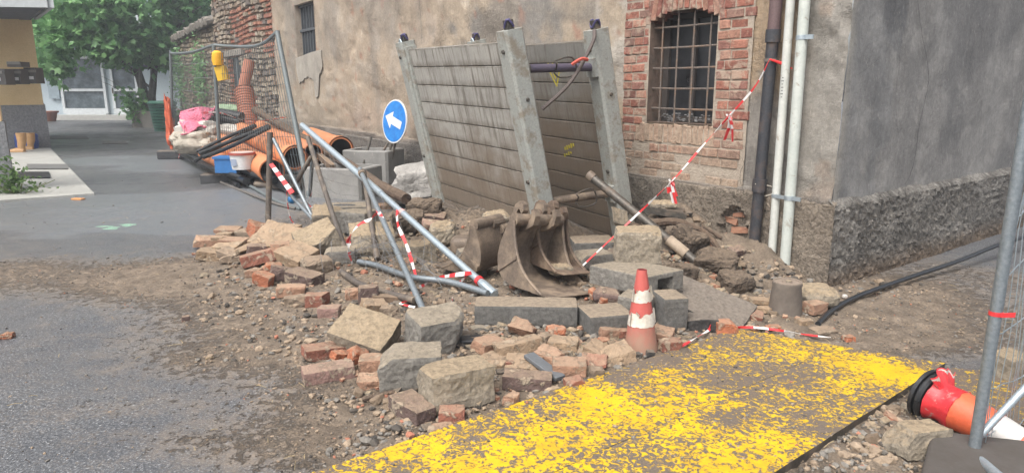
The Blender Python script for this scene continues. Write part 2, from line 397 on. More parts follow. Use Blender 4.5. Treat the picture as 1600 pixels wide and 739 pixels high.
# ================================================================== ground
random.seed(3)
PLQ = [gp(1150, 520), gp(1475, 577), gp(1225, 739), gp(519, 738)]
xs = axis([(-60, 6), (-24, 1.5), (-12, .25), (-4.2, .028), (3.4, .12), (8, 1.5), (24, 6), (60, None)])
ys = axis([(-12, 3), (0, .4), (1.6, .026), (7.6, .06), (11, .25), (22, 1), (44, 8), (80, None)])
# mud patches (x, y, rx, ry, amount)
def E_(u, v, rx, ry, k): p = gp(u, v); return (p.x, p.y, rx, ry, k)
MUD = [E_(200, 425, 2.4, .6, .5), E_(420, 440, 1.0, .3, .3), E_(480, 470, .9, .6, .7), E_(820, 500, 1.35, 1.1, 1.25), E_(640, 440, 1.1, 1.2, 1.2), E_(600, 640, .5, .25, .5), E_(690, 705, .45, .2, .45),
       E_(1000, 440, 1.3, 1.3, 1.3), E_(1330, 680, .55, .5, .85), E_(1400, 530, .75, .28, .5), E_(1280, 505, .5, .35, .8), E_(60, 440, 1.6, .6, .3), E_(330, 560, .5, .2, .25), E_(150, 640, .3, .12, .2), E_(560, 700, .4, .2, .45), E_(300, 690, .3, .1, .2), E_(1440, 480, .9, .6, .42), E_(1560, 440, 1.2, .7, .33), E_(1330, 450, .5, .4, .6), E_(1240, 470, .6, .5, .9), E_(570, 350, 1.2, 1.0, .6), E_(1130, 620, .8, .6, .6)]
PX = [E_(250, 250, 2.2, 1.1, 1), E_(310, 262, 1.6, .9, 1)]
mb = MB(); zc = []
for y in ys:
    for x in xs:
        p2 = Vector((x*1.3, y*1.3, 0)); mud = sum(k*math.exp(-(((x-a)/rx)**2+((y-b)/ry)**2)) for a, b, rx, ry, k in MUD); mud += .22*mn.noise(p2)*(1 if mud > .1 else .3)
        z = TH(x, y)
        if 1 < y < 12 and abs(x) < 6:
            k = sm(.35, .9, mud); z += k*(.018*mn.noise(Vector((x*9, y*9, 0)))+.016*mn.noise(Vector((x*23, y*23, 4))))+.004*mn.noise(Vector((x*2, y*2, 9)))
            if z > .07: z += (.06*mn.noise(Vector((x*5, y*5, 2)))+.03*mn.noise(Vector((x*13, y*13, 6))))*sm(.06, .2, z)
        pt = 0
        for a, b, rx, ry, k in PX:
            d = ((x-a)/rx)**2+((y-b)/ry)**2+.8*mn.noise(Vector((x*.9, y*.9, 7))); pt = max(pt, k if d < 1 else 0)
        if 6.7+.5*mn.noise(Vector((x*1.2, y*2, 5))) < y < 9.2 and x < -.8: pt = max(pt, .7)
        wet = .35+.4*mn.noise(Vector((x*.5, y*.9, 3)))+(.35 if x < .5 else 0)
        mb.v.append((x, y, z)); zc.append((mud, pt, wet))
nx = len(xs)
for j in range(len(ys)-1):
    for i in range(nx-1):
        mb.f.append((j*nx+i, j*nx+i+1, (j+1)*nx+i+1, (j+1)*nx+i)); mb.m.append(0)
g = mb.build('ground', GROUND, smooth=True); tag(g, kind='structure'); color_attr(g, 'zone', zc)

# steel road plates: two under flaking yellow paint, one further right
def plate(name, q, label, z, th, seed, wear):
    c = sum((Vector(p) for p in q), Vector())/4; mb = MB(); N = 40; ws = []
    def P(a, b): p = (q[0].lerp(q[1], a)).lerp(q[3].lerp(q[2], a), b); return p
    for i in range(N+1):
        for j in range(N+1):
            p = P(i/N, j/N); e = min(i, j, N-i, N-j)/N
            jag = .012*mn.noise(Vector((p.x*9+seed, p.y*9, 0))) if e == 0 else 0
            mb.v.append((p.x+jag, p.y+jag, z+th+.004*mn.noise(p*3))); ws.append(wear(p))
    for i in range(N):
        for j in range(N):
            mb.f.append((i*(N+1)+j, (i+1)*(N+1)+j, (i+1)*(N+1)+j+1, i*(N+1)+j+1)[::-1]); mb.m.append(0)
    ring = [i*(N+1) for i in range(N+1)]+[N*(N+1)+j for j in range(1, N+1)]+[i*(N+1)+N for i in range(N-1, -1, -1)]+[j for j in range(N-1, 0, -1)]
    o0 = len(mb.v)
    for k in ring: v = mb.v[k]; mb.v.append((v[0], v[1], z-.03)); ws.append(-1)
    for k in range(len(ring)):
        k2 = (k+1) % len(ring); mb.f.append((ring[k], ring[k2], o0+k2, o0+k)); mb.m.append(1)
    o = mb.build(name, [PLATE, DSTEEL], loc=(c.x, c.y, z)); float_attr(o, 'wear', ws)
    bm = bmesh.new(); bm.from_mesh(o.data); bmesh.ops.recalc_face_normals(bm, faces=bm.faces); bm.to_mesh(o.data); bm.free()
    return tag(o, label, 'road plate', 'steel plates laid over the trench')
def wear1(p):
    a = 0
    for (u, v, r, k) in ((1200, 650-20, .25, -.03), (960, 570, .2, -.06), (1040, 560, .18, -.06), (1010, 590, .2, -.03), (1150, 545, .2, -.03), (1215, 590, .2, -.08), (1120, 600, .16, -.05), (920, 630, .16, .12), (700, 720, .3, .05), (1385, 590, .16, .17), (850, 625, .1, -.10), (1230, 545, .2, .08), (1040, 600, .14, .08), (1100, 690, .4, .06), (800, 700, .35, .04), (1130, 665, .07, -.14), (825, 710, .06, -.1), (740, 695, .05, -.1), (1085, 700, .05, -.12), (1300, 620, .12, .06)):
        c = gp(u, v); a += k*math.exp(-((p.x-c.x)**2+(p.y-c.y)**2)/r/r)
    return a*.9-.036
ext = lambda a, b, k: b+(b-a)*k
A, B, Cq, D = PLQ; S1, S0 = gp(1237, 565), gp(900, 711); dS = (S1-S0).normalized()
seamF = A.lerp(B, .53); seamN = seamF-dS*2.6
PLn = D+(D-A).normalized()*.55; PRn = Cq+(Cq-B).normalized()*1.0
e = .0016
plate('road_plate', [A, seamF-Vector((e, -e, 0)), seamN-Vector((e, -e, 0)), PLn], 'yellow painted steel plate along the brick rubble, left of the long seam', .012, .018, 1, wear1)
plate('road_plate', [seamF+Vector((e, -e, 0)), B, PRn, seamN+Vector((e, -e, 0))], 'yellow painted steel plate nearer the lying cone, right of the long seam', .014, .018, 2, wear1)
plate('road_plate', [gp(1487, 580), gp(1760, 600), gp(1730, 700), gp(1415, 632)], 'ochre worn plate under the lying cone and the fence', .008, .012, 3, lambda p: -.11)

# ================================================================== old house (two facades)
HW = 6.0; house = thing('old_house', 'large old plastered house with a brick framed barred window and a rough grey base', 'house', (CX, CY, 0))
TB0, TB1, ZB0 = .76, 2.13, .64                                  # extent of the brick surround
WIN = (1.10, 1.84, 1.13, 2.07)
ts = axis([(0, .03), (.9, .05), (3.0, .06), (9, .1), (13.4, None)]); ts = [t for t in ts]
def snap(a, vals):
    for v in vals:
        i = min(range(len(a)), key=lambda i: abs(a[i]-v)); a[i] = v
    return a
w2a, w2b = wl(463, 50)[0], wl(493, 50)[0]; zt = wl(475, 5)[1]; zb = wl(475, 90)[1]
SW = (min(w2a, w2b), max(w2a, w2b), zb, zt)
snap(ts, [WIN[0], WIN[1], SW[0], SW[1]])
zs = snap(axis([(-.3, .1), (.0, .03), (1.0, .045), (2.6, .07), (4, .3), (HW, None)]), [WIN[2], WIN[3], SW[2], SW[3]])
PLT = lambda t: .64+.012*t*.6                                    # top of the rough base on the long wall
def tintL(t, z):
    p = Vector((t, z, 0)); n = mn.noise(p*1.1); n2 = fb(p*2.6, 4)
    beige = (.405, .33, .245); grey = (.225, .215, .20); tan = (.40, .31, .22); pale = (.50, .445, .37)
    c = lerp3(beige, pale, sm(-.1, .5, n2)*.6); c = lerp3(c, (.40, .29, .225), sm(.15, .6, mn.noise(p*.7+Vector((9, 3, 0)))+.3*n2)*.35)
    # grey cement patch high on the wall above the box
    c = lerp3(c, grey, sm(.0, .25, .5-abs(t-3.9)*.28-abs(z-2.15)*.9+.35*n2)*.85)
    c = lerp3(c, (.3, .245, .185), sm(.05, .3, n+.3*n2)*.5)
    if z < .95: c = lerp3(c, (.24, .20, .155), sm(.95, .72, z)*.6)
    if t < .95:       # near the pipes: rough tan mortar above, grey cement below
        up = sm(1.25, 1.5, z+.12*n2); c = lerp3(lerp3(grey, (.30, .27, .23), .5), (.42, .315, .21), up)
    if t < .42: c = lerp3((.33, .31, .275), (.36, .285, .22), sm(.2, .6, mn.noise(p*2.2)))
    if 2.13 <= t < 2.6: c = lerp3(c, (.52, .48, .42), sm(.0, .35, n2+.15)*.7)
    br = sm(.55, .62, fb(p*4.3+Vector((0, 0, 5)), 4)); c = lerp3(c, (.36, .19, .13), br*.7)
    if t < .76 and br > 0 : c = lerp3(c, (.33, .29, .24), .8)
    st_ = sm(.0, .45, fb(Vector((t*1.1, z*.55, 31)), 5)); c = lerp3(c, (.20, .185, .165), st_*.5)
    if z < PLT(t): c = (.185, .16, .135)
    return c
def dispL(t, z):
    p = Vector((t, z, 0)); d = .014*fb(p*2, 3)+.007*mn.noise(p*9)-.02*sm(.25, .45, fb(p*1.9+Vector((7, 2, 0)), 4))
    if t < .76 and z > 1.3: d += .03*fb(p*7, 3)+.01*mn.noise(p*28)
    if z < PLT(t): d += .025+.012*mn.noise(p*22)
    if WIN[0]-.5 < t < WIN[1]+.4 and ZB0 < z < 3.2: d = -.012
    if (t-.86)**2/.05+(z-.32)**2/.03 < 1: d -= .05
    return d
grid_wall('plaster_wall', WALL, house, LW, ts, zs, [WIN, SW], tintL, lambda t, z: .25+.9*sm(-.1, .4, mn.noise(Vector((t*1.3, z*1.6, 4)))+.4*fb(Vector((t*4, z*4, 2)), 3)), dispL)
# rough base: separate strip standing proud
t2 = axis([(-.048, .028), (3, .05), (7, .1), (13.4, None)]); z2 = axis([(-.2, .1), (0, .028), (.64, None)])
def tB(t, z):
    p = Vector((t, z, 0)); c = lerp3((.20, .175, .145), (.27, .235, .19), sm(-.2, .5, fb(p*2, 3)))
    if t < 1.6: c = lerp3(c, (.31, .25, .19), .5)
    return lerp3(c, (.2, .19, .18), .5 if t > 3 else 0)
def dB(t, z):
    p = Vector((t, z, 0)); d = .04+.014*mn.noise(p*26)+.01*mn.noise(p*11)+.012*fb(p*2, 3); hole = ((t-.80)/.13)**2+((z-.30)/.17)**2+.4*mn.noise(p*9)
    if hole < 1: d -= .055
    if z > .6: d = d*sm(.66, .6, z)+.005
    return d
grid_wall('rough_base', RC, house, LW, t2, z2, [], tB, lambda t, z: 1, dB)
mb = MB()
for k, (t, z, wd, h) in enumerate(((.83, .22, .14, .05), (.76, .30, .16, .055), (.86, .37, .15, .06), (.78, .42, .12, .045), (.82, .155, .12, .05))):
    mb.box(LW(t, z, -.035), (wd, .06, h), Matrix.Rotation(math.atan2(DL.y, DL.x), 3, 'Z') @ Matrix.Rotation(R(6*(k % 2*2-1)), 3, 'Y'), jit=.01)
OLDBR = grunge('exposed_brick', (.26, .12, .08), (.38, .21, .13), 7, .9, .008, 40, 'world', dust=.5)
mb.build('exposed_brick', OLDBR, house)
# side facade
t3 = axis([(0, .03), (1.5, .035), (5, .08), (8, .3), (14, None)]); z3 = axis([(-.3, .1), (0, .04), (2.4, .07), (3.2, .4), (HW, None)])
PR = lambda t: .625+.02*mn.noise(Vector((t*3, 0, 0)))
def tR(t, z):
    p = Vector((t, z, 3)); n = fb(p*1.6, 4)
    c = lerp3((.15, .15, .15), (.285, .28, .27), sm(-.3, .45, n+.3*fb(p*5, 3)))
    crk = .78+.16*mn.noise(Vector((z*1.1, 0, 0)))+(.22 if z < 1.05 else 0)*sm(1.05, .9, z)*-1
    if t > crk: c = lerp3(c, (.30, .285, .265), .55)
    c = lerp3(c, (.38, .365, .34), sm(.48, .58, fb(p*4.1+Vector((4, 4, 4)), 5))*.5); c = lerp3(c, (.12, .12, .122), sm(.1, .45, fb(p*1.2+Vector((14, 4, 4)), 4))*.5)
    c = lerp3((.36, .34, .30), c, sm(.0, .12, t+.05*mn.noise(Vector((z*6, 0, 0)))))
    return c
def dR(t, z): 
    p = Vector((t, z, 8)); return .012*fb(p*2, 3)+.005*mn.noise(p*15)+(.006 if t < .8+.16*mn.noise(Vector((z*1.1, 0, 0))) else 0)
grid_wall('grey_render_wall', WALL, house, RW, t3, z3, [], tR, lambda t, z: .32, dR, flip=True)
t4 = axis([(-.046, .02), (2.4, .035), (5, .08), (14, None)]); z4 = axis([(-.2, .1), (0, .02), (.66, None)])
def tRB(t, z):
    p = Vector((t, z, 0)); c = lerp3((.19, .175, .155), (.30, .28, .25), sm(-.3, .5, fb(p*3, 4))); c = lerp3(c, (.46, .44, .4), sm(.25, .5, mn.noise(p*38))*sm(.35, .5, z+.2*fb(p*2,2)+(.2 if t<.6 else 0))*.7)
    return lerp3((.23, .17, .12), c, sm(.0, .22, z))
def dRB(t, z):
    p = Vector((t, z, 0)); d = .045+.024*mn.noise(p*30)+.012*mn.noise(p*70)+.01*fb(p*3, 3)
    top = PR(t)
    if z > top-.02: d = max(0.004, d*(top+.02-z)/.04) if z < top+.02 else -.01
    return d
grid_wall('rough_base', RC, house, RW, t4, z4, [], tRB, lambda t, z: 1, dRB, flip=True)
# cracks in the plaster
CRK = simple('crack_shadow_gap', (.03, .028, .025), .95)
def crack(fn, pts, wd, off):
    pts = curve(pts, 8); mb = MB(); L = []
    for i, (t, z, _) in enumerate(pts):
        j = .010*mn.noise(Vector((z*30, t*30, 0))); k = wd*(.6+.7*abs(mn.noise(Vector((z*12, 5, 0)))))
        L.append((fn(t+j-k, z, off), fn(t+j+k, z, off)))
    for (a, b), (c, d) in zip(L, L[1:]): mb.quad(a, b, d, c)
    return mb.build('crack', CRK, house)
def PRW(L): return [(*wr(u, v), 0) for u, v in L]
def PLW(L): return [(*wl(u, v), 0) for u, v in L]
crack(RW, PRW([(1428, -30), (1432, 20), (1438, 60), (1445, 95), (1447, 130), (1440, 165), (1432, 200), (1428, 235), (1420, 270), (1410, 288)]), .004, .017)
crack(RW, PRW([(1465, 200), (1468, 230), (1470, 262)]), .0015, .016)
crack(RW, PRW([(1330, 120), (1345, 112), (1362, 98), (1372, 92)]), .0018, .017)
crack(RW, PRW([(1398, -20), (1392, 40), (1402, 90), (1396, 150), (1400, 215)]), .0016, .017)
crack(RW, PRW([(1520, 60), (1512, 110), (1530, 160), (1526, 215)]), .0018, .017)
crack(LW, PLW([(1140, 230), (1165, 250), (1160, 275), (1167, 310), (1163, 350)]), .002, .03)
crack(LW, PLW([(655, -20), (659, 20), (661, 70)]), .004, .02)
mb = MB()
TOPM = simple('old_mortar', (.2, .18, .16), .9)
mb.box(LW(6.7, HW, -4).lerp(LW(6.7, HW, -4), 0), (13.6, 8.4, .2), Matrix.Rotation(math.atan2(DL.y, DL.x), 3, 'Z')); mb.build('roof', TOPM, house)

# brick surround, one mesh per part, every brick modelled
WBR = NT('wall_brick'); v = WBR.coord('world'); A_ = WBR.attr('tint')['Color']
c_ = WBR.mix(.8, A_, WBR.ramp(WBR.noise(v, 30, 6, .75), [(.33, .45), (.6, 1.0)]), 'MULTIPLY')
c_ = WBR.mix(WBR.ramp(WBR.noise(v, 7, 7, .75, .6), [(.50, 0.0), (.60, .7)]), c_, (.42, .34, .26))
WBR = WBR.out(c_, .9, WBR.bump(WBR.math('ADD', WBR.noise(v, 60, 5, .75), WBR.noise(v, 14, 3)), .012))
MORT = grunge('lime_mortar', (.30, .25, .2), (.43, .37, .3), 9, .95, .012, 50, 'world', spot=(.2, .16, .13))
rb = random.Random(5)
BC = [(.33, .13, .09), (.37, .16, .11), (.30, .115, .085), (.39, .20, .14), (.28, .13, .10), (.36, .21, .155), (.27, .155, .12)]
def bricks(name, items, tintf=None):
    mb = MB(); cols = []
    rz = math.atan2(DL.y, DL.x)
    for (t, z, wd, h, rot, dep) in items:
        M_ = Matrix.Rotation(rz, 3, 'Z') @ Matrix.Rotation(rot+rb.uniform(-.02, .02), 3, 'Y')
        x0, z0 = wd/2, h/2; b = .005; vs = []; off = rb.uniform(.004, .016)
        for (sx, y) in ((1, 0), (1, 1), (0, 1)):
            pass
        ring = lambda a, c: [(-a, -c), (a, -c), (a, c), (-a, c)]
        j = lambda s_: rb.uniform(-s_, s_)
        P = []
        for (px, pz) in ring(x0, z0): P.append((px+j(.004), dep, pz+j(.004)))
        for (px, pz) in ring(x0, z0): P.append((px+j(.005), -off+b, pz+j(.005)))
        for (px, pz) in ring(x0-b, z0-b): P.append((px+j(.004), -off, pz+j(.004)))
        base = LW(t, z); vs = [M_ @ Vector((-q[0], 0, q[2]))+NL*(-q[1])+base for q in P]
        F = [(8, 9, 10, 11)]+[(a, (a+1) % 4, (a+1) % 4+4, a+4) for a in range(4)]+[(a+4, (a+1) % 4+4, (a+1) % 4+8, a+8) for a in range(4)]
        mb.add(vs, F); c = rb.choice(BC); k = rb.uniform(.75, 1.12); c = tuple(q*k for q in c)
        if tintf: c = tintf(t, z, c)
        cols += [c]*12
    o = mb.build(name, WBR, house); color_attr(o, 'tint', cols)
    bm = bmesh.new(); bm.from_mesh(o.data); bmesh.ops.recalc_face_normals(bm, faces=bm.faces); bm.to_mesh(o.data); bm.free(); return o
items = []; ch = .078; zz = ZB0+.03; row = 0
arch = lambda t: WIN[3]-.10*((t-1.47)/.37)**2
while zz < 3.0:
    t = TB0+(.0 if row % 2 else .03)+rb.uniform(-.02, .03)
    if zz < .95: t = max(t, .8)
    while t < TB1:
        wd = rb.choice((.22, .11)) if rb.random() < .5 else .165
        wd = min(wd, TB1-t+.03); c = t+wd/2
        lo, hi = t, t+wd
        inwin = zz > .95-.02 and zz < 2.30-.0 and hi > WIN[0]-.005 and lo < WIN[1]+.005
        if inwin:
            if lo < WIN[0]-.04: hi = WIN[0]-.012
            elif hi > WIN[1]+.06:
                lo = WIN[1]+.012
            else: lo = hi = None
        if lo is not None and hi-lo > .035 and not (zz < .95 and rb.random() < .25): items.append(((lo+hi)/2, zz, hi-lo-.010, ch-.013, 0, .05))
        t += wd
    zz += ch; row += 1
bricks('brick_surround', items, lambda t, z, c: lerp3(c, (.38, .30, .22), sm(1.1, .75, z)*.75))
items = []; t = WIN[0]-.03
while t < WIN[1]+.08: wd = rb.uniform(.05, .062); items.append((t+wd/2, 1.035, wd-.008, rb.uniform(.15, .175), rb.uniform(-.05, .05), .12)); t += wd
bricks('brick_sill', items, lambda t, z, c: lerp3(c, (.48, .38, .28), .7))
items = []; t = WIN[0]-.06
while t < WIN[1]+.08: wd = .06; cc = t+.03; items.append((cc, arch(cc)+.115, wd-.009, .21, -(cc-1.47)*.55, .14)); t += wd
bricks('brick_arch', items)
mb = MB(); q = .003
for a, b, c, d in ((TB0, WIN[0], ZB0, 3.05), (WIN[1], TB1, ZB0, 3.05), (WIN[0], WIN[1], ZB0, WIN[2]-.04), (WIN[0], WIN[1], 2.07, 3.05)):
    mb.quad(LW(a, c, q), LW(a, d, q), LW(b, d, q), LW(b, c, q))
mb.build('mortar_bed', MORT, house)
# the window: reveals, bars, frame, panes
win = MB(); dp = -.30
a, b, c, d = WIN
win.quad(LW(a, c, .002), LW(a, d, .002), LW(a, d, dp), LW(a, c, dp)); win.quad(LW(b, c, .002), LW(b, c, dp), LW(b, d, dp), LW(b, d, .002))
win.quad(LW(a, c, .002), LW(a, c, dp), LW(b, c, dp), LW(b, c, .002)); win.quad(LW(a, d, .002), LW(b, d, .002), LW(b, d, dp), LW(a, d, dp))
wo = win.build('window', grunge('shaded_reveal', (.09, .07, .055), (.19, .13, .10), 8, .9, .01, 40, 'world'), house)  # reveal colour darkened to paint in the shade of the recess
GL = m_glass(); mb = MB(); mb.quad(LW(a, c, -.22), LW(a, d, -.22), LW(b, d, -.22), LW(b, c, -.22)); mb.build('pane', GL, wo)
mb = MB(); rzm = Matrix.Rotation(math.atan2(DL.y, DL.x), 3, 'Z')
for tt, wd in ((a+.03, .06), (b-.03, .06), ((a+b)/2+.03, .05)): mb.box(LW(tt, (c+d)/2, -.2), (wd, .03, d-c), rzm)
for z_ in (c+.03, d-.03): mb.box(LW((a+b)/2, z_, -.198), (b-a, .026, .045), rzm)
mb.build('sash', simple('grey_sash_paint', (.07, .06, .055), .8), wo)
RB = m_metal('rusty_bar', (.10, .085, .075), (.2, .165, .14), .7, .3, (.24, .14, .08), .5); mb = MB()
for i in range(4): tt = a+(b-a)*(i+.62)/4.2; mb.tube([LW(tt, c-.02, -.05), LW(tt, d+.0, -.05)], .0085, 6)
for i in range(5): z_ = c+.12+(d-c)*i/5.4; mb.tube(bez(LW(a-.01, z_, -.055), LW(b+.01, z_+.003, -.055), .004, 6), .0085, 6)
mb.build('window_bars', RB, wo)
mb = MB()
for k in range(60):                                                # rubbish caught behind the bars
    tt = random.uniform(a+.05, b-.05); mb.box(LW(tt, c+random.uniform(.0, .08), random.uniform(-.16, -.08)), (.02, .012, .006), Matrix.Rotation(random.uniform(0, 3), 3, 'X'))
tag(mb.build('window_litter', simple('pale_litter', (.2, .2, .2), .8), wo), kind='stuff')
# small far window
a, b, c, d = SW; win = MB(); dp = -.14
for q in ([(a, c), (a, d)], [(b, d), (b, c)], [(b, c), (a, c)], [(a, d), (b, d)]): win.quad(LW(*q[0], .01), LW(*q[1], .01), LW(*q[1], dp), LW(*q[0], dp))
wo = win.build('window', WALLM if 'WALLM' in globals() else MORT, house)
mb = MB(); mb.quad(LW(a, c, -.12), LW(a, d, -.12), LW(b, d, -.12), LW(b, c, -.12)); mb.build('shutter', simple('blue_grey_shutter', (.05, .06, .07), .6), wo)
mb = MB()
for i in range(7): tt = a+(b-a)*(i+.5)/7; mb.box(LW(tt, (c+d)/2, -.10), (.02, .02, d-c), rzm)
for z_ in (c+.02, (c+d)/2+.02, d-.02): mb.box(LW((a+b)/2, z_, -.09), (b-a, .03, .05), rzm)
mb.build('window_bars', simple('grey_paint', (.085, .095, .105), .55), wo)
mb = MB(); P_ = [(b+.1, c), (a-.3, c+.12), (a-.32, c-.22), (a-.12, c-.38), (a-.02, c-.75), (a+.16, c-.80), (a+.22, c-.45), ((a+b)/2, c-.38), (b-.05, c-.52), (b+.06, c-.3)]
P_ = [(p[0]+(q[0]-p[0])*k/6+.03*mn.noise(Vector((k*1.3, p[0]*3, p[1]*3))), p[1]+(q[1]-p[1])*k/6+.05*mn.noise(Vector((p[1]*3, k*1.7, 2)))) for p, q in zip(P_, P_[1:]+P_[:1]) for k in range(6)]
mb.prism([LW(x, z, .012) for x, z in P_], NL*.014); mb.build('plaster_patch', grunge('pale_patch', (.24, .22, .19), (.38, .35, .30), 3, .9, .01, 30, 'world'), house)

# ---- rain pipe and two conduits on the house
PIPEM = m_metal('black_iron_pipe', (.03, .032, .038), (.055, .058, .066), .45, .2, (.09, .065, .055), .5)
def wallpipe(name, u0, v0, u1, v1, off, r, mat, label, cat):
    t0, z0 = wl(u0, v0); t1, z1 = wl(u1, v1); z1 = max(0.0, z1)
    k = (t1-t0)/(z1-z0); top = LW(t0+k*(5.5-z0), 5.5, off); bot = LW(t1, z1, off)
    th = thing(name, label, cat, bot); MB().tube([bot, bot.lerp(top, .5), top], r, 18).build('pipe', mat, th, smooth=True); return th, bot, top
O = .09
th, bo, to = wallpipe('downpipe', 1222, 30, 1184, 440, O, .043, PIPEM, 'black iron rain downpipe left of the two pale pipes', 'downpipe')
upm = m_metal('purple_brown_pipe', (.10, .065, .065), (.15, .1, .1), .6, .2, (.12, .08, .07), .6)
def along(bo, to, z): k = (z-bo.z)/(to.z-bo.z); return bo.lerp(to, k)
MB().tube([along(bo, to, wl(1218, 55)[1]), to], .0445, 18).build('upper_section', upm, th, smooth=True)
for v_, hh in ((58, .09), (288, .10)):
    z_ = wl(1215 if v_ < 100 else 1196, v_)[1]; MB().tube([along(bo, to, z_-hh/2), along(bo, to, z_+hh/2)], .054, 18).build('socket_joint', PIPEM, th, smooth=True)
z_ = wl(1212, 95)[1]; mb = MB(); mb.tube([along(bo, to, z_-.012), along(bo, to, z_+.012)], .049, 16); mb.box(along(bo, to, z_)-NL*.05, (.02, .08, .02)); mb.build('bracket', RB, th)
mb = MB(); mb.tube(curve([along(bo, to, wl(1196, 285)[1])+NL*.055, along(bo, to, wl(1196, 290)[1])+Vector((.09, -.03, 0)), along(bo, to, wl(1196, 302)[1])+Vector((.085, -.02, 0)), along(bo, to, wl(1196, 305)[1])+NL*.04]), .004, 6); mb.build('wire_tie', simple('cream_wire', (.55, .5, .42), .5), th)
CPVC = grunge('weathered_grey_pipe', (.47, .49, .46), (.58, .59, .55), 4, .5, .001, 40, 'world', spot=(.33, .3, .26), spots=.6)
CPV2 = grunge('pale_green_grey_pipe', (.42, .46, .43), (.54, .57, .53), 4, .5, .001, 40, 'world', spot=(.3, .28, .24), spots=.6)
c1, b1, t1_ = wallpipe('wall_conduit', 1243, 30, 1212, 436, .075, .031, CPVC, 'slimmer cream wall pipe next to the black downpipe', 'pipe')
c2, b2, t2_ = wallpipe('wall_conduit', 1266, 30, 1234, 440, .082, .038, CPV2, 'thicker grey green wall pipe nearest the corner', 'pipe')
for v_ in (60, 310):
    z_ = wl(1262, v_)[1]; pa, pb = along(b1, t1_, z_), along(b2, t2_, z_)
    mb = MB(); mb.tube([pb-Vector((0, 0, .016)), pb+Vector((0, 0, .016))], .0415, 14)
    mb.box(pb+NL*.02-DL*.06, (.08, .012, .03), rzm)
    if v_ > 100: mb.tube([pa-Vector((0, 0, .013)), pa+Vector((0, 0, .013))], .034, 14); mb.box((pa+pb)/2+NL*.03, (.1, .008, .026), rzm)
    mb.build('pipe_clamp', GALV, c2)
mb = MB()
for k in range(7): mb.box(along(b1, t1_, wl(1238, 122+k*5)[1])+NL*.0312-DL*.004, (.012+.008*(k % 2), .002, .005), rzm)
mb.build('printed_mark', simple('print_ink', (.06, .06, .06), .6), c1)

# ================================================================== stone house and garden wall beyond
STM = NT('rubble_masonry'); v = STM.coord('world'); A_ = STM.attr('tint')['Color']
c_ = STM.mix(.7, A_, STM.ramp(STM.noise(v, 10, 6, .8), [(.35, .4), (.62, 1.0)]), 'MULTIPLY')
STM = STM.out(c_, .92, STM.bump(STM.noise(v, 16, 6, .8), .04))
def rubble(name, parent, t0, t1, z0, z1f, colf, hole=[], rh=.115, rw=.22, seed=1, back=.0):
    rg = random.Random(seed); mb = MB(); cols = []; z = z0
    while z < 6.4:
        h = rg.uniform(.7, 1.3)*rh; t = t0+rg.uniform(-.1, 0)
        while t < t1:
            wd = rg.uniform(.5, 1.6)*rw; tc = t+wd/2; zc_ = z+h/2+.03*math.sin(t*2+z)
            if zc_ < z1f(tc) and tc < t1 and not any(a < tc < b and c < zc_ < d for a, b, c, d in hole):
                kind, c = colf(tc, zc_, rg); hh = h*.8 if kind == 's' else h*.62; j = .022 if kind == 's' else .008; f = rg.uniform(.02, .07) if kind == 's' else rg.uniform(.01, .04)
                P = []
                for (sx, sz) in ((-1, -1), (1, -1), (1, 1), (-1, 1)): P.append(LW(tc+sx*wd*.46+rg.uniform(-j, j), zc_+sz*hh/2+rg.uniform(-j, j), back-.05))
                for (sx, sz) in ((-1, -1), (1, -1), (1, 1), (-1, 1)): P.append(LW(tc+sx*wd*.40+rg.uniform(-j, j), zc_+sz*hh*.4+rg.uniform(-j, j), back+f))
                mb.add(P, [(4, 5, 6, 7), (0, 1, 5, 4), (1, 2, 6, 5), (2, 3, 7, 6), (3, 0, 4, 7)]); cols += [c]*8
            t += wd
        z += h
    o = mb.build(name, STM, parent); color_attr(o, 'tint', cols)
    bm = bmesh.new(); bm.from_mesh(o.data); bmesh.ops.recalc_face_normals(bm, faces=bm.faces); bm.to_mesh(o.data); bm.free(); return o
ST0, ST1, ST2 = 13.42, 19.2, 25.6
sh = thing('stone_house', 'tall ruined house of rubble stone and patched red brick beyond the plastered wall', 'house', LW(ST0, 0))
dz = (wl(377, 110)[0], wl(363, 110)[0], wl(370, 136)[1]-.0, wl(370, 90)[1])
def colS(t, z, rg):
    st = rg.choice([(.33, .27, .2), (.40, .33, .25), (.25, .2, .16), (.44, .38, .30), (.3, .22, .16), (.19, .16, .14)]); br = rg.choice([(.36, .15, .10), (.42, .2, .13), (.3, .13, .09)])
    n = mn.noise(Vector((t*.7, z*.9, 1)))
    red = (15.0 < t < 17.2 and 2.3 < z < 3.4) or (16.6 < t < 17.8 and z < 2.6) or (13.4 < t < 14.1 and z > 2.1) or (15.0 < t < 16.2 and .8 < z < 1.3) or n > .35
    return ('b', br) if red and rg.random() < .85 else ('s', st)
rubble('rubble_wall', sh, ST0, ST1, -.1, lambda t: 6.2, colS, [dz], .12, .24, 2)
mb = MB(); mb.prism([LW(ST0, 0, -.04), LW(ST1, 0, -.04), LW(ST1, 0, -3), LW(ST0, 0, -3)], Vector((0, 0, 6.1))); mb.build('mortar_core', grunge('pale_mortar', (.26, .2, .15), (.40, .33, .25), 5, .95, .02, 20, 'world'), sh)
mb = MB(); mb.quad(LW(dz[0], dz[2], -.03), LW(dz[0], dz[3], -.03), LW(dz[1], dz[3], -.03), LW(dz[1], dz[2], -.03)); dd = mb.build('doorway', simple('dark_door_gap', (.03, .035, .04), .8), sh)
mb = MB(); mb.box(LW((dz[0]+dz[1])/2-.1, (dz[2]+dz[3])/2, -.01), (.16, .05, dz[3]-dz[2]), rzm); mb.build('door_leaf', simple('grey_door', (.12, .14, .15), .7), dd)
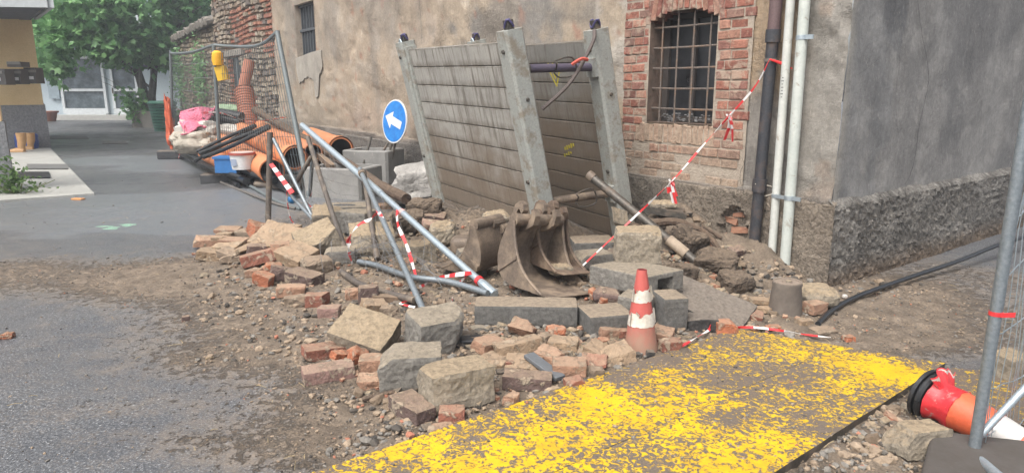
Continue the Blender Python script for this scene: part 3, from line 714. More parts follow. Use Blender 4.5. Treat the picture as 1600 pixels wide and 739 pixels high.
mb = MB(); mb.box(LW((dz[0]+dz[1])/2, dz[3]+.12, .03), (dz[1]-dz[0]+.9, .1, .16), rzm); mb.build('lintel', grunge('old_lintel', (.2, .18, .16), (.32, .29, .25), 5, .9, .01, 30, 'world'), sh)
gw = thing('garden_wall', 'lower cobble garden wall with a crooked tile coping and creeper', 'wall', LW(ST1, 0))
topz = lambda t: 3.25-.10*(t-ST1)*.25
def colG(t, z, rg): return 's', rg.choice([(.34, .28, .2), (.42, .35, .26), (.27, .22, .17), (.37, .31, .24), (.2, .17, .13)])
rubble('cobble_face', gw, ST1, ST2, -.1, topz, colG, [], .13, .22, 9)
mb = MB(); mb.prism([LW(ST1, -.1, -.04), LW(ST2, -.1, -.04), LW(ST2, topz(ST2), -.04), LW(ST1, topz(ST1), -.04)], -NL*.5); mb.build('mortar_core', MORT, gw)
mb = MB(); t = ST1
rg = random.Random(4)
while t < ST2:
    z_ = topz(t)+.08+rg.uniform(-.03, .04); mb.tube([LW(t, z_, .22), LW(t+rg.uniform(-.03, .03), z_+.16, -.5)], rg.uniform(.09, .13), 8); t += .19
mb.build('tile_coping', grunge('mossy_tile', (.14, .13, .12), (.3, .27, .23), 6, .95, .02, 25, 'world', spot=(.09, .12, .06)), gw)

# ================================================================== glazed house at the back of the court
YB = 33.0
def BK(u, v, dy=0): return pd(u, v, YB+dy)
bh = thing('courtyard_house', 'pale blue house at the back with white framed glass doors behind the tree', 'house', BK(140, 186))
zf = lambda v: BK(100, v).z
x0, x1 = BK(60, 100).x, BK(300, 100).x
PBL = grunge('pale_blue_render', (.42, .50, .55), (.50, .58, .62), 2, .8, .004, 20, 'world')
mb = MB(); mb.box(((x0-4+x1+6)/2, YB+3.2, 3.6), (x1-x0+10, 6, 7.2)); mb.build('wall', PBL, bh)
WHT = simple('white_frame', (.66, .70, .72), .45)
gz0, gz1 = BK(100, 178).z, BK(100, 88).z; ga, gm, gm2, gb = BK(92, 130).x, BK(163, 130).x, BK(172, 130).x, BK(214, 130).x
def glazed(xa, xb, name='glass_door'):
    mb = MB(); f = .12
    for (cx_, cz_, wx, wz) in ((xa+f/2, (gz0+gz1)/2, f, gz1-gz0), (xb-f/2, (gz0+gz1)/2, f, gz1-gz0), ((xa+xb)/2, gz0+.1, xb-xa-2*f, .3), ((xa+xb)/2, gz1-f/2, xb-xa-2*f, f), ((xa+xb)/2, BK(100, 141).z, xb-xa-2*f, .12)):
        mb.box((cx_, YB+.1, cz_), (wx, .14, wz))
    o = mb.build(name, WHT, bh); mb = MB(); mb.box(((xa+xb)/2, YB+.14, (gz0+gz1)/2), (xb-xa-2*f, .02, gz1-gz0-.2)); mb.build('pane', m_glass('court_glass', (.055, .07, .08), .06), o); return o
glazed(ga, gm); g2 = glazed(gm2, gb)
mb = MB(); mb.box((gm2+.07, YB, 1.35), (.04, .05, .25)); mb.build('handle', DSTEEL, g2)
mb = MB(); mb.box((BK(81, 130).x, YB+.12, (gz0+gz1)/2+.4), (.5, .16, gz1-gz0-.6)); mb.build('side_panel', simple('grey_blue_panel', (.34, .42, .47), .5), bh)
mb = MB(); mb.box(((BK(72, 180).x+BK(212, 180).x)/2, YB-.35, .11), (BK(212, 180).x-BK(72, 180).x, .9, .22)); mb.build('threshold', simple('threshold_stone', (.42, .42, .4), .8), bh)
mb = MB(); mb.box(((x0+x1)/2, YB-.6, BK(100, 62).z), (x1-x0+4, 1.6, .22)); mb.build('balcony_slab', simple('balcony_concrete', (.5, .5, .47), .8), bh)
mb = MB(); zr = BK(100, 62).z+.1
for i in range(90): xx = x0+(x1-x0)*i/90; mb.box((xx, YB-1.35, zr+.5), (.03, .03, 1.0))
mb.box(((x0+x1)/2, YB-1.35, zr+1.02), (x1-x0, .05, .05)); mb.build('balcony_railing', simple('pale_railing', (.6, .62, .62), .5), bh)
for k, u_ in enumerate((75, 150, 240)):
    xa = BK(u_, 30).x; mb = MB(); mb.box((xa, YB+.17, zr+1.3), (1.3, .1, 2.2)); wo = mb.build('window', m_glass('upper_glass', (.10, .13, .15), .1), bh)
    mb = MB(); mb.box((xa, YB+.1, zr+2.45), (1.5, .12, .1)); mb.box((xa-.7, YB+.1, zr+1.3), (.1, .12, 2.2)); mb.box((xa+.7, YB+.1, zr+1.3), (.1, .12, 2.2)); mb.build('frame', WHT, wo)
# pot, post, planter, bin
p0 = PT(77, 190); pot = MB()
pot.tube([p0+Vector((0, 0, .0)), p0+Vector((0, 0, .38)), p0+Vector((0, 0, .38)), p0+Vector((0, 0, .46))], [.26, .36, .42, .42], 16); tag(pot.build('flower_pot', simple('terracotta', (.3, .12, .08), .8), loc=p0, smooth=True), 'small dark red terracotta pot by the glass door step', 'flower pot')
p0 = PT(222, 198); mb = MB(); tp = pd(219, 104, p0.y); mb.tube([p0, tp], .07, 8); wp = mb.build('washing_post', simple('grey_wood_post', (.25, .24, .22), .9), loc=p0); tag(wp, 'thin grey post with a crossarm in front of the tree', 'post')
mb = MB(); mb.tube([pd(198, 105, p0.y), pd(230, 104, p0.y)], .03, 6); mb.tube([pd(219, 106, p0.y), pd(225, 158, p0.y)], .02, 5); mb.build('crossarm', GALVD, wp)
p0 = PT(240, 200); mb = MB(); mb.box(p0+Vector((0, .3, .3)), (1.6, .5, .6)); tag(mb.build('stone_planter', simple('grey_planter', (.22, .21, .19), .9), loc=p0), 'low grey stone planter between tree and green bin', 'planter')
p0 = PT(258, 205); hb = (pd(258, 158, p0.y)-pd(258, 205, p0.y)).z; bn = thing('green_bin', 'green ribbed plastic bin with a lid by the garden wall', 'bin', p0)
GRB = simple('green_bin_plastic', (.03, .13, .09), .5); mb = MB()
for i in range(9): mb.tube([p0+Vector((0, 0, hb*.9*i/9)), p0+Vector((0, 0, hb*.9*(i+.82)/9))], [.33+.012*i, .34+.012*i], 18)
mb.build('body', GRB, bn); mb = MB(); mb.tube([p0+Vector((0, 0, hb*.9)), p0+Vector((0, 0, hb*.94)), p0+Vector((0, 0, hb))], [.47, .47, .38], 18); mb.build('lid', GRB, bn)

# ================================================================== yellow house on the left
yh = thing('yellow_house', 'yellow rendered house with grey roughcast base and a balcony above', 'house', gp(78, 232))
YEL = grunge('yellow_render', (.70, .52, .27), (.76, .58, .32), 3, .85, .003, 40, 'world'); GRC = grunge('grey_roughcast', (.20, .205, .215), (.33, .335, .34), 22, .9, .03, 30, 'world')
cb = gp(78, 232); zpl = pd(68, 164, cb.y).z
def lbox(c, wd, dp_, z0, z1, g=0):      # box with its near right corner at c, faces along the lane
    c = Vector((c.x, c.y, 0))+DR*g-DL*g; return [c-DR*wd+Vector((0, 0, z0)), c+Vector((0, 0, z0)), c+DL*dp_+Vector((0, 0, z0)), c-DR*wd+DL*dp_+Vector((0, 0, z0))], Vector((0, 0, z1-z0))
MB().prism(*lbox(cb, 5, 6, 0, zpl, .03)).build('roughcast_base', GRC, yh)
MB().prism(*lbox(cb, 5, 6, zpl, zpl+4.8)).build('yellow_wall', YEL, yh)
zsf = pd(52, 28, cb.y).z
pr = gp(20, 302); pz = pd(5, 190, pr.y).z
MB().prism(*lbox(pr, 2, .5, 0, pz, .03)).build('pier_base', GRC, yh)
MB().prism(*lbox(pr, 2, .5, pz, zsf)).build('pier', YEL, yh)
fr = pd(76, 5, 14.3); bx = (cb.x-.2, fr.x)
SOF = simple('soffit_steel', (.17, .18, .20), .6)
mb = MB(); poly = [Vector((cb.x+.05, cb.y, zsf)), Vector((fr.x, fr.y, zsf)), Vector((fr.x-9, fr.y-1.0, zsf)), Vector((cb.x-9, cb.y, zsf))]
mb.prism(poly, Vector((0, 0, .14))); mb.build('balcony_deck', SOF, yh)
mb = MB()
for i in range(12): k = (i+.5)/12; A1 = poly[0].lerp(poly[1], k); B1 = poly[3].lerp(poly[2], k); mb.tube([A1-Vector((.1, 0, .02)), B1-Vector((0, 0, .02))], .06, 4)
mb.build('soffit_rib', SOF, yh)
mb = MB(); mb.prism([poly[1]+Vector((0, -.05, -.05)), poly[2]+Vector((0, -.05, -.05)), poly[2]+Vector((0, .05, -.05)), poly[1]+Vector((0, .05, -.05))], Vector((0, 0, .42)))
mb.prism([poly[0]+Vector((.0, 0, -.05)), poly[1]+Vector((0, 0, -.05)), poly[1]+Vector((.1, 0, -.05)), poly[0]+Vector((.1, 0, -.05))], Vector((0, 0, .4))); mb.build('balcony_fascia', simple('fascia_grey', (.42, .45, .46), .6), yh)
# mailboxes
MBX = simple('brown_metal_box', (.10, .09, .08), .4)
for (ua, ub, va, vb, lab) in ((-22, 11, 108, 133, 'leftmost of the three lower brown mailboxes'), (12, 34, 108, 132, 'middle of the three lower brown mailboxes'), (35, 58, 106, 131, 'rightmost of the three lower brown mailboxes'), (9, 34, 97, 105, 'slim brown mailbox on top of the row')):
    yq = cb.y+(((ua+ub)/2-78)*.0126)-.35; A1 = pd(ua, va, yq); B1 = pd(ub, vb, yq); c_ = (A1+B1)/2; m = thing('mailbox', lab, 'mailbox', Vector((c_.x, yq, c_.z)), 'mailboxes on the yellow wall')
    mb = MB(); mb.box((c_.x, yq+.15, c_.z), (B1.x-A1.x-.03, .29, A1.z-B1.z)); mb.build('body', MBX, m)
    mb = MB(); mb.box((c_.x, yq, c_.z+(A1.z-B1.z)*.28), (.3, .03, .06)); mb.build('flap', simple('flap_metal', (.25, .23, .2), .4), m)
    if vb > 120: mb = MB(); mb.box((c_.x, yq+.003, c_.z-.05), (.16, .012, .07)); mb.build('name_card', WHITE, m)
# path slab, mat, grate
SL = grunge('pale_path_concrete', (.28, .285, .265), (.38, .38, .355), 1.6, .75, .003, 40, 'world', spot=(.25, .24, .21), spots=.6)
q = [gp(78, 233), gp(148, 306), gp(-10, 318), gp(-30, 233)]; mb = MB(); mb.prism([p-Vector((0, 0, .02)) for p in q][::-1], Vector((0, 0, .055))); tag(mb.build('path', SL), kind='structure')
def flatq(u0, v0, u1, v1, z): return [gp(u0, v0, z), gp(u1, v0, z), gp(u1+2, v1, z), gp(u0, v1, z)]
q = flatq(20, 270, 77, 279, .04); mb = MB(); mb.prism(q[::-1], Vector((0, 0, .02)))
mt = mb.build('doormat', BLACKP, loc=sum(q, Vector())/4); tag(mt, 'black rubber mat lying on the pale path', 'doormat')
q = flatq(44, 258, 104, 265, .038); mb = MB()
for i in range(26): a1 = q[0].lerp(q[1], (i+.2)/26); b1 = q[3].lerp(q[2], (i+.2)/26); mb.tube([a1, b1], .03, 4)
tag(mb.build('drain_grate', simple('grate_grey', (.16, .16, .155), .6), loc=sum(q, Vector())/4), 'grey slotted drain grate set in the pale path', 'grate')
for u_, v_, wd in ((100, 216, 70), (178, 224, 36)):
    q = [gp(u_-wd/2, v_-3, .006), gp(u_+wd/2, v_-3, .006), gp(u_+wd/2+4, v_+1, .006), gp(u_-wd/2, v_+1, .006)]; mb = MB(); mb.prism(q[::-1], Vector((0, 0, .01)))
    tag(mb.build('manhole_cover', simple('iron_cover', (.12, .115, .11), .7), loc=sum(q, Vector())/4), 'long iron drain cover beyond the boots' if u_ < 150 else 'small iron cover in the middle of the court', 'manhole cover')

GRN = grunge('green_spray_paint', (.16, .26, .20), (.22, .38, .28), 30, .8, .003, 60, 'world')
for (u, v, lab) in ((178, 354, 'larger pale green spray mark on the wet road left of the brick heap'), (205, 347, 'smaller pale green spray mark just right of the larger one')):
    c = gp(u, v, .006); mb = MB(); rg = random.Random(u)
    for k in range(9): a = rg.uniform(-.12, .12); p = c+Vector((a, rg.uniform(-.12, .12), 0)); r_ = rg.uniform(.02, .05); mb.prism([p+Vector((r_*1.6*math.cos(t)*rg.uniform(.6, 1.2), r_*math.sin(t)*rg.uniform(.6, 1.2), -.003-.0002*k)) for t in [q*math.pi/5 for q in range(10)]], Vector((0, 0, .002)))
    tag(mb.build('spray_mark', GRN, loc=c), lab, 'paint mark'); 

# ================================================================== trench box: two plank panels between posts, held apart by struts
random.seed(11)
psi, aa, ll = 2.104, .02, .232
d_ = Vector((math.cos(psi), math.sin(psi), 0)); n_ = Vector((math.sin(psi), -math.cos(psi), 0)); n_ = n_ if n_.y < 0 else -n_
e2 = math.cos(ll)*Vector((0, 0, 1))+math.sin(ll)*n_; en = math.cos(ll)*n_-math.sin(ll)*Vector((0, 0, 1))
e1 = math.cos(aa)*d_+math.sin(aa)*e2; e2 = math.cos(aa)*e2-math.sin(aa)*d_; e3 = -en
TB = Vector((-.03, 5.25, 1.815)); DZ1 = -.15
box = thing('trench_box', 'tall grey plank sided trench shield leaning against the old house wall', 'trench shield', (0, 0, 0))
box['local_space'] = 1; box.matrix_world = Matrix.Translation(TB) @ Matrix((e1, e3, e2)).transposed().to_4x4()
LB, WB, HB = 2.10, .80, 1.98          # local axes: x back along the panel, y to the second panel, z up (0 = top)
def chamf(mb, x0, x1, y0, y1, z0, z1, b=.018):
    P = [(x0+b, y0), (x1-b, y0), (x1, y0+b), (x1, y1-b), (x1-b, y1), (x0+b, y1), (x0, y1-b), (x0, y0+b)]
    mb.prism([Vector((x, y, z0)) for x, y in P], Vector((0, 0, z1-z0)))
SHACK = simple('blue_sling', (.07, .06, .16), .6)
for side in (0, 1):
    y0 = 0 if side == 0 else WB; before = set(bpy.data.objects)
    mb = MB(); n = 11; ph = HB/n-.012
    for i in range(n):
        zt_ = -.06-i*(HB-.06)/n; zb_ = zt_-(HB-.06)/n
        x0_, x1_ = .10, LB-.04; seg = 24; pr_ = [(0, .004), (.006, 0), ((HB-.06)/n-.011, 0), ((HB-.06)/n-.006, .003), ((HB-.06)/n-.005, .011), ((HB-.06)/n, .011)]
        # both faces of the plank, with a groove between planks
        for fy, sg in ((y0+.02, 1), (y0+.10, -1)):
            o = len(mb.v)
            for k in range(seg+1):
                xx = x0_+(x1_-x0_)*k/seg; w_ = .003*mn.noise(Vector((xx*3, i*3.1, side)))
                for (dz_, dy_) in pr_: mb.v.append((xx, fy+sg*(dy_+w_), zt_-dz_))
            m_ = len(pr_)
            for k in range(seg):
                for j in range(m_-1): mb.f.append((o+k*m_+j, o+k*m_+j+1, o+(k+1)*m_+j+1, o+(k+1)*m_+j)); mb.m.append(0)
    mb.quad((x0_, y0+.02, -.06), (x1_, y0+.02, -.06), (x1_, y0+.10, -.06), (x0_, y0+.10, -.06))
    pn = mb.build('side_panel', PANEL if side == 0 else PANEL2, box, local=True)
    if side == 0: pn['label'] = 'outer plank panel in full view'
    if side == 1:
        YP = simple('yellow_stencil', (.5, .42, .04), .7)
        mb = MB(); yy = y0+.0195
        def P_(x, z): return (x, yy, z)
        cx_, cz_ = .62, -.36
        for a_, b_ in (((0, .06), (.16, .06)), ((0, .06), (.08, -.08)), ((.16, .06), (.08, -.08))):
            A_ = Vector(P_(cx_+a_[0], cz_+a_[1])); B_ = Vector(P_(cx_+b_[0], cz_+b_[1])); t_ = (B_-A_).normalized(); s_ = t_.cross(Vector((0, 1, 0)))*.009
            mb.prism([A_-s_, B_-s_, B_+s_, A_+s_], Vector((0, .002, 0)))
        mb.prism([Vector(P_(cx_+.05, cz_+.04)), Vector(P_(cx_+.11, cz_+.04)), Vector(P_(cx_+.08, cz_-.02))], Vector((0, .002, 0)))
        for k in range(6): mb.box((cx_-.02+k*.036, yy, cz_+.11), (.022, .002, .03+.01*(k % 2)))
        for k in range(5): mb.box((cx_-.03+k*.036, yy, cz_-.62-.012*k), (.024, .002, .03+.012*(k % 2)))
        for k in range(4): mb.box((cx_+.03+k*.036, yy, cz_-.70-.012*k), (.020, .002, .02+.012*(k % 2)))
        mb.build('stencil_mark', YP, box, local=True)
    for end in (0, 1):
        xa = -.03 if end == 0 else LB-.06; mb = MB()
        zt_ = .03 if end == 0 else .02
        chamf(mb, xa, xa+.16, y0-.035, y0+.13, -HB, zt_, .02)
        po = mb.build('post', ALU, box, local=True)
        mb = MB(); chamf(mb, xa+.155, xa+.20, y0-.01, y0+.11, -HB, -.03, .008) if end == 0 else chamf(mb, xa-.045, xa+.002, y0-.01, y0+.11, -HB, -.03, .008)
        mb.build('post_flange', ALU, po)
        mb = MB()
        for z_ in (-.12, -1.15):
            for yy, s_ in ((y0-.035, -1), (y0+.13, 1)): mb.tube([(xa+.08, yy, z_), (xa+.08, yy+s_*.014, z_)], [.019, .015], 8)
        for i, z_ in enumerate((-.5, -1.55)): mb.tube([(xa, y0+.05, z_), (xa-.012, y0+.05, z_)], [.017, .013], 8)
        tag(mb.build('bolt', DSTEEL, po), kind='stuff')
        # lifting loop and sling on the post head
        mb = MB(); cx_ = xa+.08; cy_ = y0+.05
        mb.box((cx_, cy_, zt_+.035), (.07, .05, .07)); lug = mb.build('lifting_lug', DSTEEL, po)
        mb = MB(); ring = [(cx_+.045*math.cos(t)*1.1, cy_+.03*math.sin(t), zt_+.045+.03*math.sin(t*2+side)) for t in [k*2*math.pi/12 for k in range(13)]]; mb.tube(ring, .009, 6, cap=False); mb.build('sling_loop', SHACK, po)
        if (side, end) in ((0, 1), (1, 1)):
            mb = MB(); ring = [(cx_+.03*math.cos(t), cy_-.05, zt_-.03+.06*math.sin(t)) for t in [k*2*math.pi/12 for k in range(13)]]; mb.tube(ring, .008, 6, cap=False); mb.build('shackle', GALV, po)
    if side == 1:
        for o_ in set(bpy.data.objects)-before:
            if o_.parent == box: o_.location.z += DZ1
# struts
for z_, xx, m_, lab in ((-.28, .05, simple('purple_grey_steel', (.09, .075, .11), .5), 'upper blue grey strut'), (-1.37, .05, RUST, 'lower muddy strut')):
    mb = MB(); mb.tube([(xx, .13, z_), (xx, WB-.035, z_+DZ1*.85)], .034, 14); st = mb.build('strut', m_, box, local=True, smooth=True); st['label'] = lab
    mb = MB(); mb.tube([(xx, .13, z_), (xx, .15, z_)], .05, 12); mb.build('strut_end', DSTEEL, st)
    mb = MB(); mb.box((xx, WB-.05, z_+DZ1*.85), (.12, .03, .15)); mb.build('strut_end', ALU, st)
    mb = MB(); mb.tube(curve([(xx-.03, .38, z_-.07), (xx-.09, .36, z_-.02), (xx-.08, .36, z_+.01), (xx-.08, .52, z_), (xx-.07, .54, z_-.13), (xx-.05, .40, z_-.13), (xx-.03, .36, z_-.08)], 4), .007, 6); mb.build('locking_handle', DSTEEL, st)
mb = MB(); mb.tube(curve([(-.02, WB-.02, DZ1+.03), (-.06, WB-.08, -.2), (-.04, .56, -.38), (-.01, .42, -.50), (.06, .22, -.62)], 6), .016, 8); tag(mb.build('hydraulic_hose', simple('brown_hose', (.11, .085, .075), .5), box, local=True))
mb = MB(); mb.tube(curve([(-.04, .50, -.33), (-.09, .56, -.30), (-.09, .62, -.32)], 4), .014, 6); mb.build('red_wrap', simple('red_rag', (.5, .09, .06), .7), box, local=True)

# ================================================================== blue round sign with a white arrow, on its folding legs
sc_ = pd(616, 190, 9.7); sn = Vector((-.735, -.678, .12)).normalized(); su = Vector((0, 0, 1)); su = (su-sn*su.dot(sn)).normalized(); sr = su.cross(sn)
rr = .305
gs = Vector((sc_.x-.1, sc_.y, 0)); sign = thing('direction_sign', 'round blue sign with a white arrow pointing left, propped at the wall', 'road sign', gs)
def SP(x, y, o=0): return sc_+sr*x+su*y+sn*o
SB = grunge('sign_blue', (.015, .14, .48), (.03, .24, .62), 12, .4, .001, 60, spot=(.25, .38, .6), spots=.66); SWH = simple('sign_white', (.75, .76, .76), .4)
mb = MB(); mb.prism([SP(rr*math.cos(t), rr*math.sin(t), -.015) for t in [k*2*math.pi/40 for k in range(40)]], sn*.015); mb.build('disc', SWH, sign)
mb = MB(); mb.prism([SP(rr*.94*math.cos(t), rr*.94*math.sin(t), .0) for t in [k*2*math.pi/40 for k in range(40)]], sn*.003); mb.build('blue_face', SB, sign)
an = R(-17); rot = lambda x, y: (x*math.cos(an)-y*math.sin(an), x*math.sin(an)+y*math.cos(an))
AR = [(-.235, 0), (-.06, .125), (-.06, .055), (.19, .055), (.19, -.055), (-.06, -.055), (-.06, -.125)]
mb = MB(); mb.prism([SP(*rot(x, y), .003) for x, y in AR], sn*.003); mb.build('white_arrow', SWH, sign)
for (ua, va, ub, vb) in ((606, 224, 584, 262), (612, 226, 600, 266), (618, 222, 606, 276), (580, 214, 571, 246)):
    a_ = pd(ua, va, 9.85); b_ = pd(ub, vb, 9.75); b_ = a_+(b_-a_)*(a_.z/(max(.05, a_.z-b_.z))) if a_.z > b_.z else b_; b_.z = max(b_.z, 0)
    mb = MB(); mb.tube([a_, b_], .018, 8); mb.build('leg', DSTEEL, sign)

# ================================================================== traffic cones
CO = NT('faded_red_cone'); v = CO.coord('obj'); sx = CO.n('SeparateXYZ'); CO.l(v, sx.inputs[0]); n1 = CO.noise(v, 14, 5, .7)
c_ = CO.ramp(CO.noise(v, 8, 5, .6), [(.3, (.36, .055, .05)), (.7, (.48, .09, .08))])
c_ = CO.mix(CO.ramp(CO.math('ADD', sx.outputs[2], CO.math('MULTIPLY', n1, .25)), [(.17, .95), (.33, .12)]), c_, (.27, .17, .12))
CONEM = CO.out(c_, .65, CO.bump(n1, .002))
pc = PT(1001, 543); cone = thing('traffic_cone', 'faded red traffic cone standing in the rubble with torn white bands', 'traffic cone', pc)
topc = pd(1003, 421, pc.y+.02); ax = (topc-pc); Hc = ax.length; ax.normalize()
q_ = ax.to_track_quat('Z', 'Y').to_matrix()
def CP(r, a, h): return pc+q_ @ Vector((r*math.cos(a), r*math.sin(a), h*Hc))
def cr(h): return .092-.066*h
def cone_mesh(mb, h0, h1, off=0, n=36, m_=8, cap=False):
    o = len(mb.v)
    for i in range(m_+1):
        h = h0+(h1-h0)*i/m_
        for j in range(n): mb.v.append(tuple(CP(cr(h)+off+.0015*mn.noise(Vector((j*.4, h*9, 0))), 2*math.pi*j/n, h)))
    for i in range(m_):
        for j in range(n): mb.f.append((o+i*n+j, o+i*n+(j+1) % n, o+(i+1)*n+(j+1) % n, o+(i+1)*n+j)); mb.m.append(0)
    return mb
mb = cone_mesh(MB(), -.08, 1.0, m_=26); mb.build('cone_body', CONEM, cone, smooth=True)
mb = MB(); o = 0; n = 30
for k, r_ in ((0, cr(1)), (1, cr(1)-.008), (2, cr(1)-.008)):
    for j in range(n): mb.v.append(tuple(CP(r_, 2*math.pi*j/n, 1.0 if k < 2 else .93)))
for k in (0, 1):
    for j in range(n): mb.f.append((k*n+j, k*n+(j+1) % n, (k+1)*n+(j+1) % n, (k+1)*n+j)); mb.m.append(0)
mb.build('top_rim', simple('dark_red_rim', (.2, .03, .03), .6), cone)
TORN = grunge('torn_white_foil', (.42, .38, .32), (.68, .65, .59), 14, .6, .003, 90, spot=(.36, .25, .2), spots=.6)
def torn(h0, h1, seed):
    mb = MB(); rg = random.Random(seed); n = 44; a0 = rg.random()*6
    for j in range(n):
        a = 2*math.pi*j/n; t0_ = h0+.03*abs(mn.noise(Vector((j*.28, seed, 0)))); t1_ = h1-.06*max(0, mn.noise(Vector((j*.22, seed, 3)))+.15)
        a2 = 2*math.pi*(j+1)/n; u0_ = h0+.03*abs(mn.noise(Vector(((j+1)*.28, seed, 0)))); u1_ = h1-.06*max(0, mn.noise(Vector(((j+1)*.22, seed, 3)))+.15)
        lift = .0022
        mb.quad(CP(cr(t0_)+lift, a, t0_), CP(cr(u0_)+lift, a2, u0_), CP(cr(u1_)+lift, a2, u1_), CP(cr(t1_)+lift, a, t1_))
        if rg.random() < .13: mb.quad(CP(cr(t1_)+lift, a, t1_), CP(cr(u1_)+lift, a2, u1_), CP(cr(u1_)+lift+.012, a2+.1, u1_+.04), CP(cr(t1_)+lift+.010, a+.1, t1_+.035))
    for a in (.15, 2.9, 3.2): mb.quad(CP(cr(h0)+.002, a, h0), CP(cr(h0)+.014, a+.12, h0+.02), CP(cr(h1)+.016, a+.1, h1+.03), CP(cr(h1)+.002, a-.05, h1))
    return mb.build('white_band', TORN, cone)
torn(.30, .47, 3); torn(.60, .76, 8)
# lying cone
A0 = PT(1462, 622, .09); AX = (pd(1640, 716, A0.y-.40)-A0).normalized(); Lc = .60
lc = thing('traffic_cone', 'bright orange traffic cone lying on its side by the steel fence', 'traffic cone', Vector((A0.x, A0.y, 0)))
ORG = grunge('bright_orange_cone', (.62, .10, .04), (.74, .15, .06), 9, .5, .0015, 70, spot=(.35, .15, .1), spots=.66)
side1 = AX.cross(Vector((0, 0, 1))).normalized(); up1 = side1.cross(AX)
def LP(x, r, a): return A0+AX*x+(side1*math.cos(a)+up1*math.sin(a))*r
def lrev(prof, name, mat, jit=0, par=lc):
    mb = MB(); n = 40
    for i, (x, r) in enumerate(prof):
        for j in range(n): k = 1+jit*mn.noise(Vector((j*.45, i*1.3, 2))); mb.v.append(tuple(LP(x+jit*.05*mn.noise(Vector((j*.5, i, 7))), r*k, 2*math.pi*j/n)))
    for i in range(len(prof)-1):
        for j in range(n): mb.f.append((i*n+j, i*n+(j+1) % n, (i+1)*n+(j+1) % n, (i+1)*n+j)); mb.m.append(0)
    return mb.build(name, mat, par, smooth=True)
crr = lambda x: .100-.115*x
lrev([(.10, crr(.10)), (.14, crr(.14)), (.2, crr(.2)), (.26, crr(.26)), (.262, crr(.262))], 'cone_body', ORG)
lrev([(.262, crr(.262)), (.30, crr(.30)), (.36, crr(.36)), (.362, crr(.362))], 'white_band', grunge('dirty_white_band', (.55, .53, .5), (.72, .7, .66), 9, .5, .001, 60, spot=(.35, .3, .25)))
lrev([(.362, crr(.362)), (.45, crr(.45)), (.53, crr(.53)), (Lc, crr(Lc)), (Lc, .02)], 'cone_tip', ORG)
REDR = grunge('scuffed_red_base', (.5, .02, .03), (.66, .04, .045), 12, .4, .002, 60, spot=(.3, .22, .2), spots=.6)
lrev([(.0, .10), (.02, .09), (.05, .082), (.075, .086), (.103, crr(.103)+.004), (.106, crr(.106))], 'cone_foot', REDR, .10)
mb = MB(); n = 26                                                       # torn flange
for j in range(n+1):
    a = R(55)+R(75)*j/n; mb.v.append(tuple(LP(.035, .082, a))); mb.v.append(tuple(LP(-.005+.03*mn.noise(Vector((j*.15, 0, 0))), .14+.03*mn.noise(Vector((j*.2, 4, 0))), a)))
    mb.v.append(tuple(LP(.0+.03*mn.noise(Vector((j*.15, 0, 0))), .135+.03*mn.noise(Vector((j*.2, 4, 0))), a))); mb.v.append(tuple(LP(.03, .078, a)))
for j in range(n):
    for k in range(4): mb.f.append((j*4+k, j*4+(k+1) % 4, j*4+4+(k+1) % 4, j*4+4+k)); mb.m.append(1 if k == 2 else 0)
mb.build('torn_flange', [REDR, TORN], lc)
RR = A0+AX*(-.05)
mb = MB()
for off, r_, w_ in ((.0, .098, .015), (-.02, .078, .017)):
    ring = [A0+AX*(off-.02)+(side1*math.cos(a)+up1*math.sin(a))*r_ for a in [k*2*math.pi/28 for k in range(29)]]; mb.tube(ring, w_, 8, cap=False)
mb.build('weight_ring', BLACKP, lc, smooth=True)
mb = MB(); mb.prism([A0+AX*(-.055)+(side1*math.cos(a)+up1*math.sin(a))*.112 for a in [k*2*math.pi/28 for k in range(28)]], AX*.016); mb.build('base_disc', BLACKP, lc)

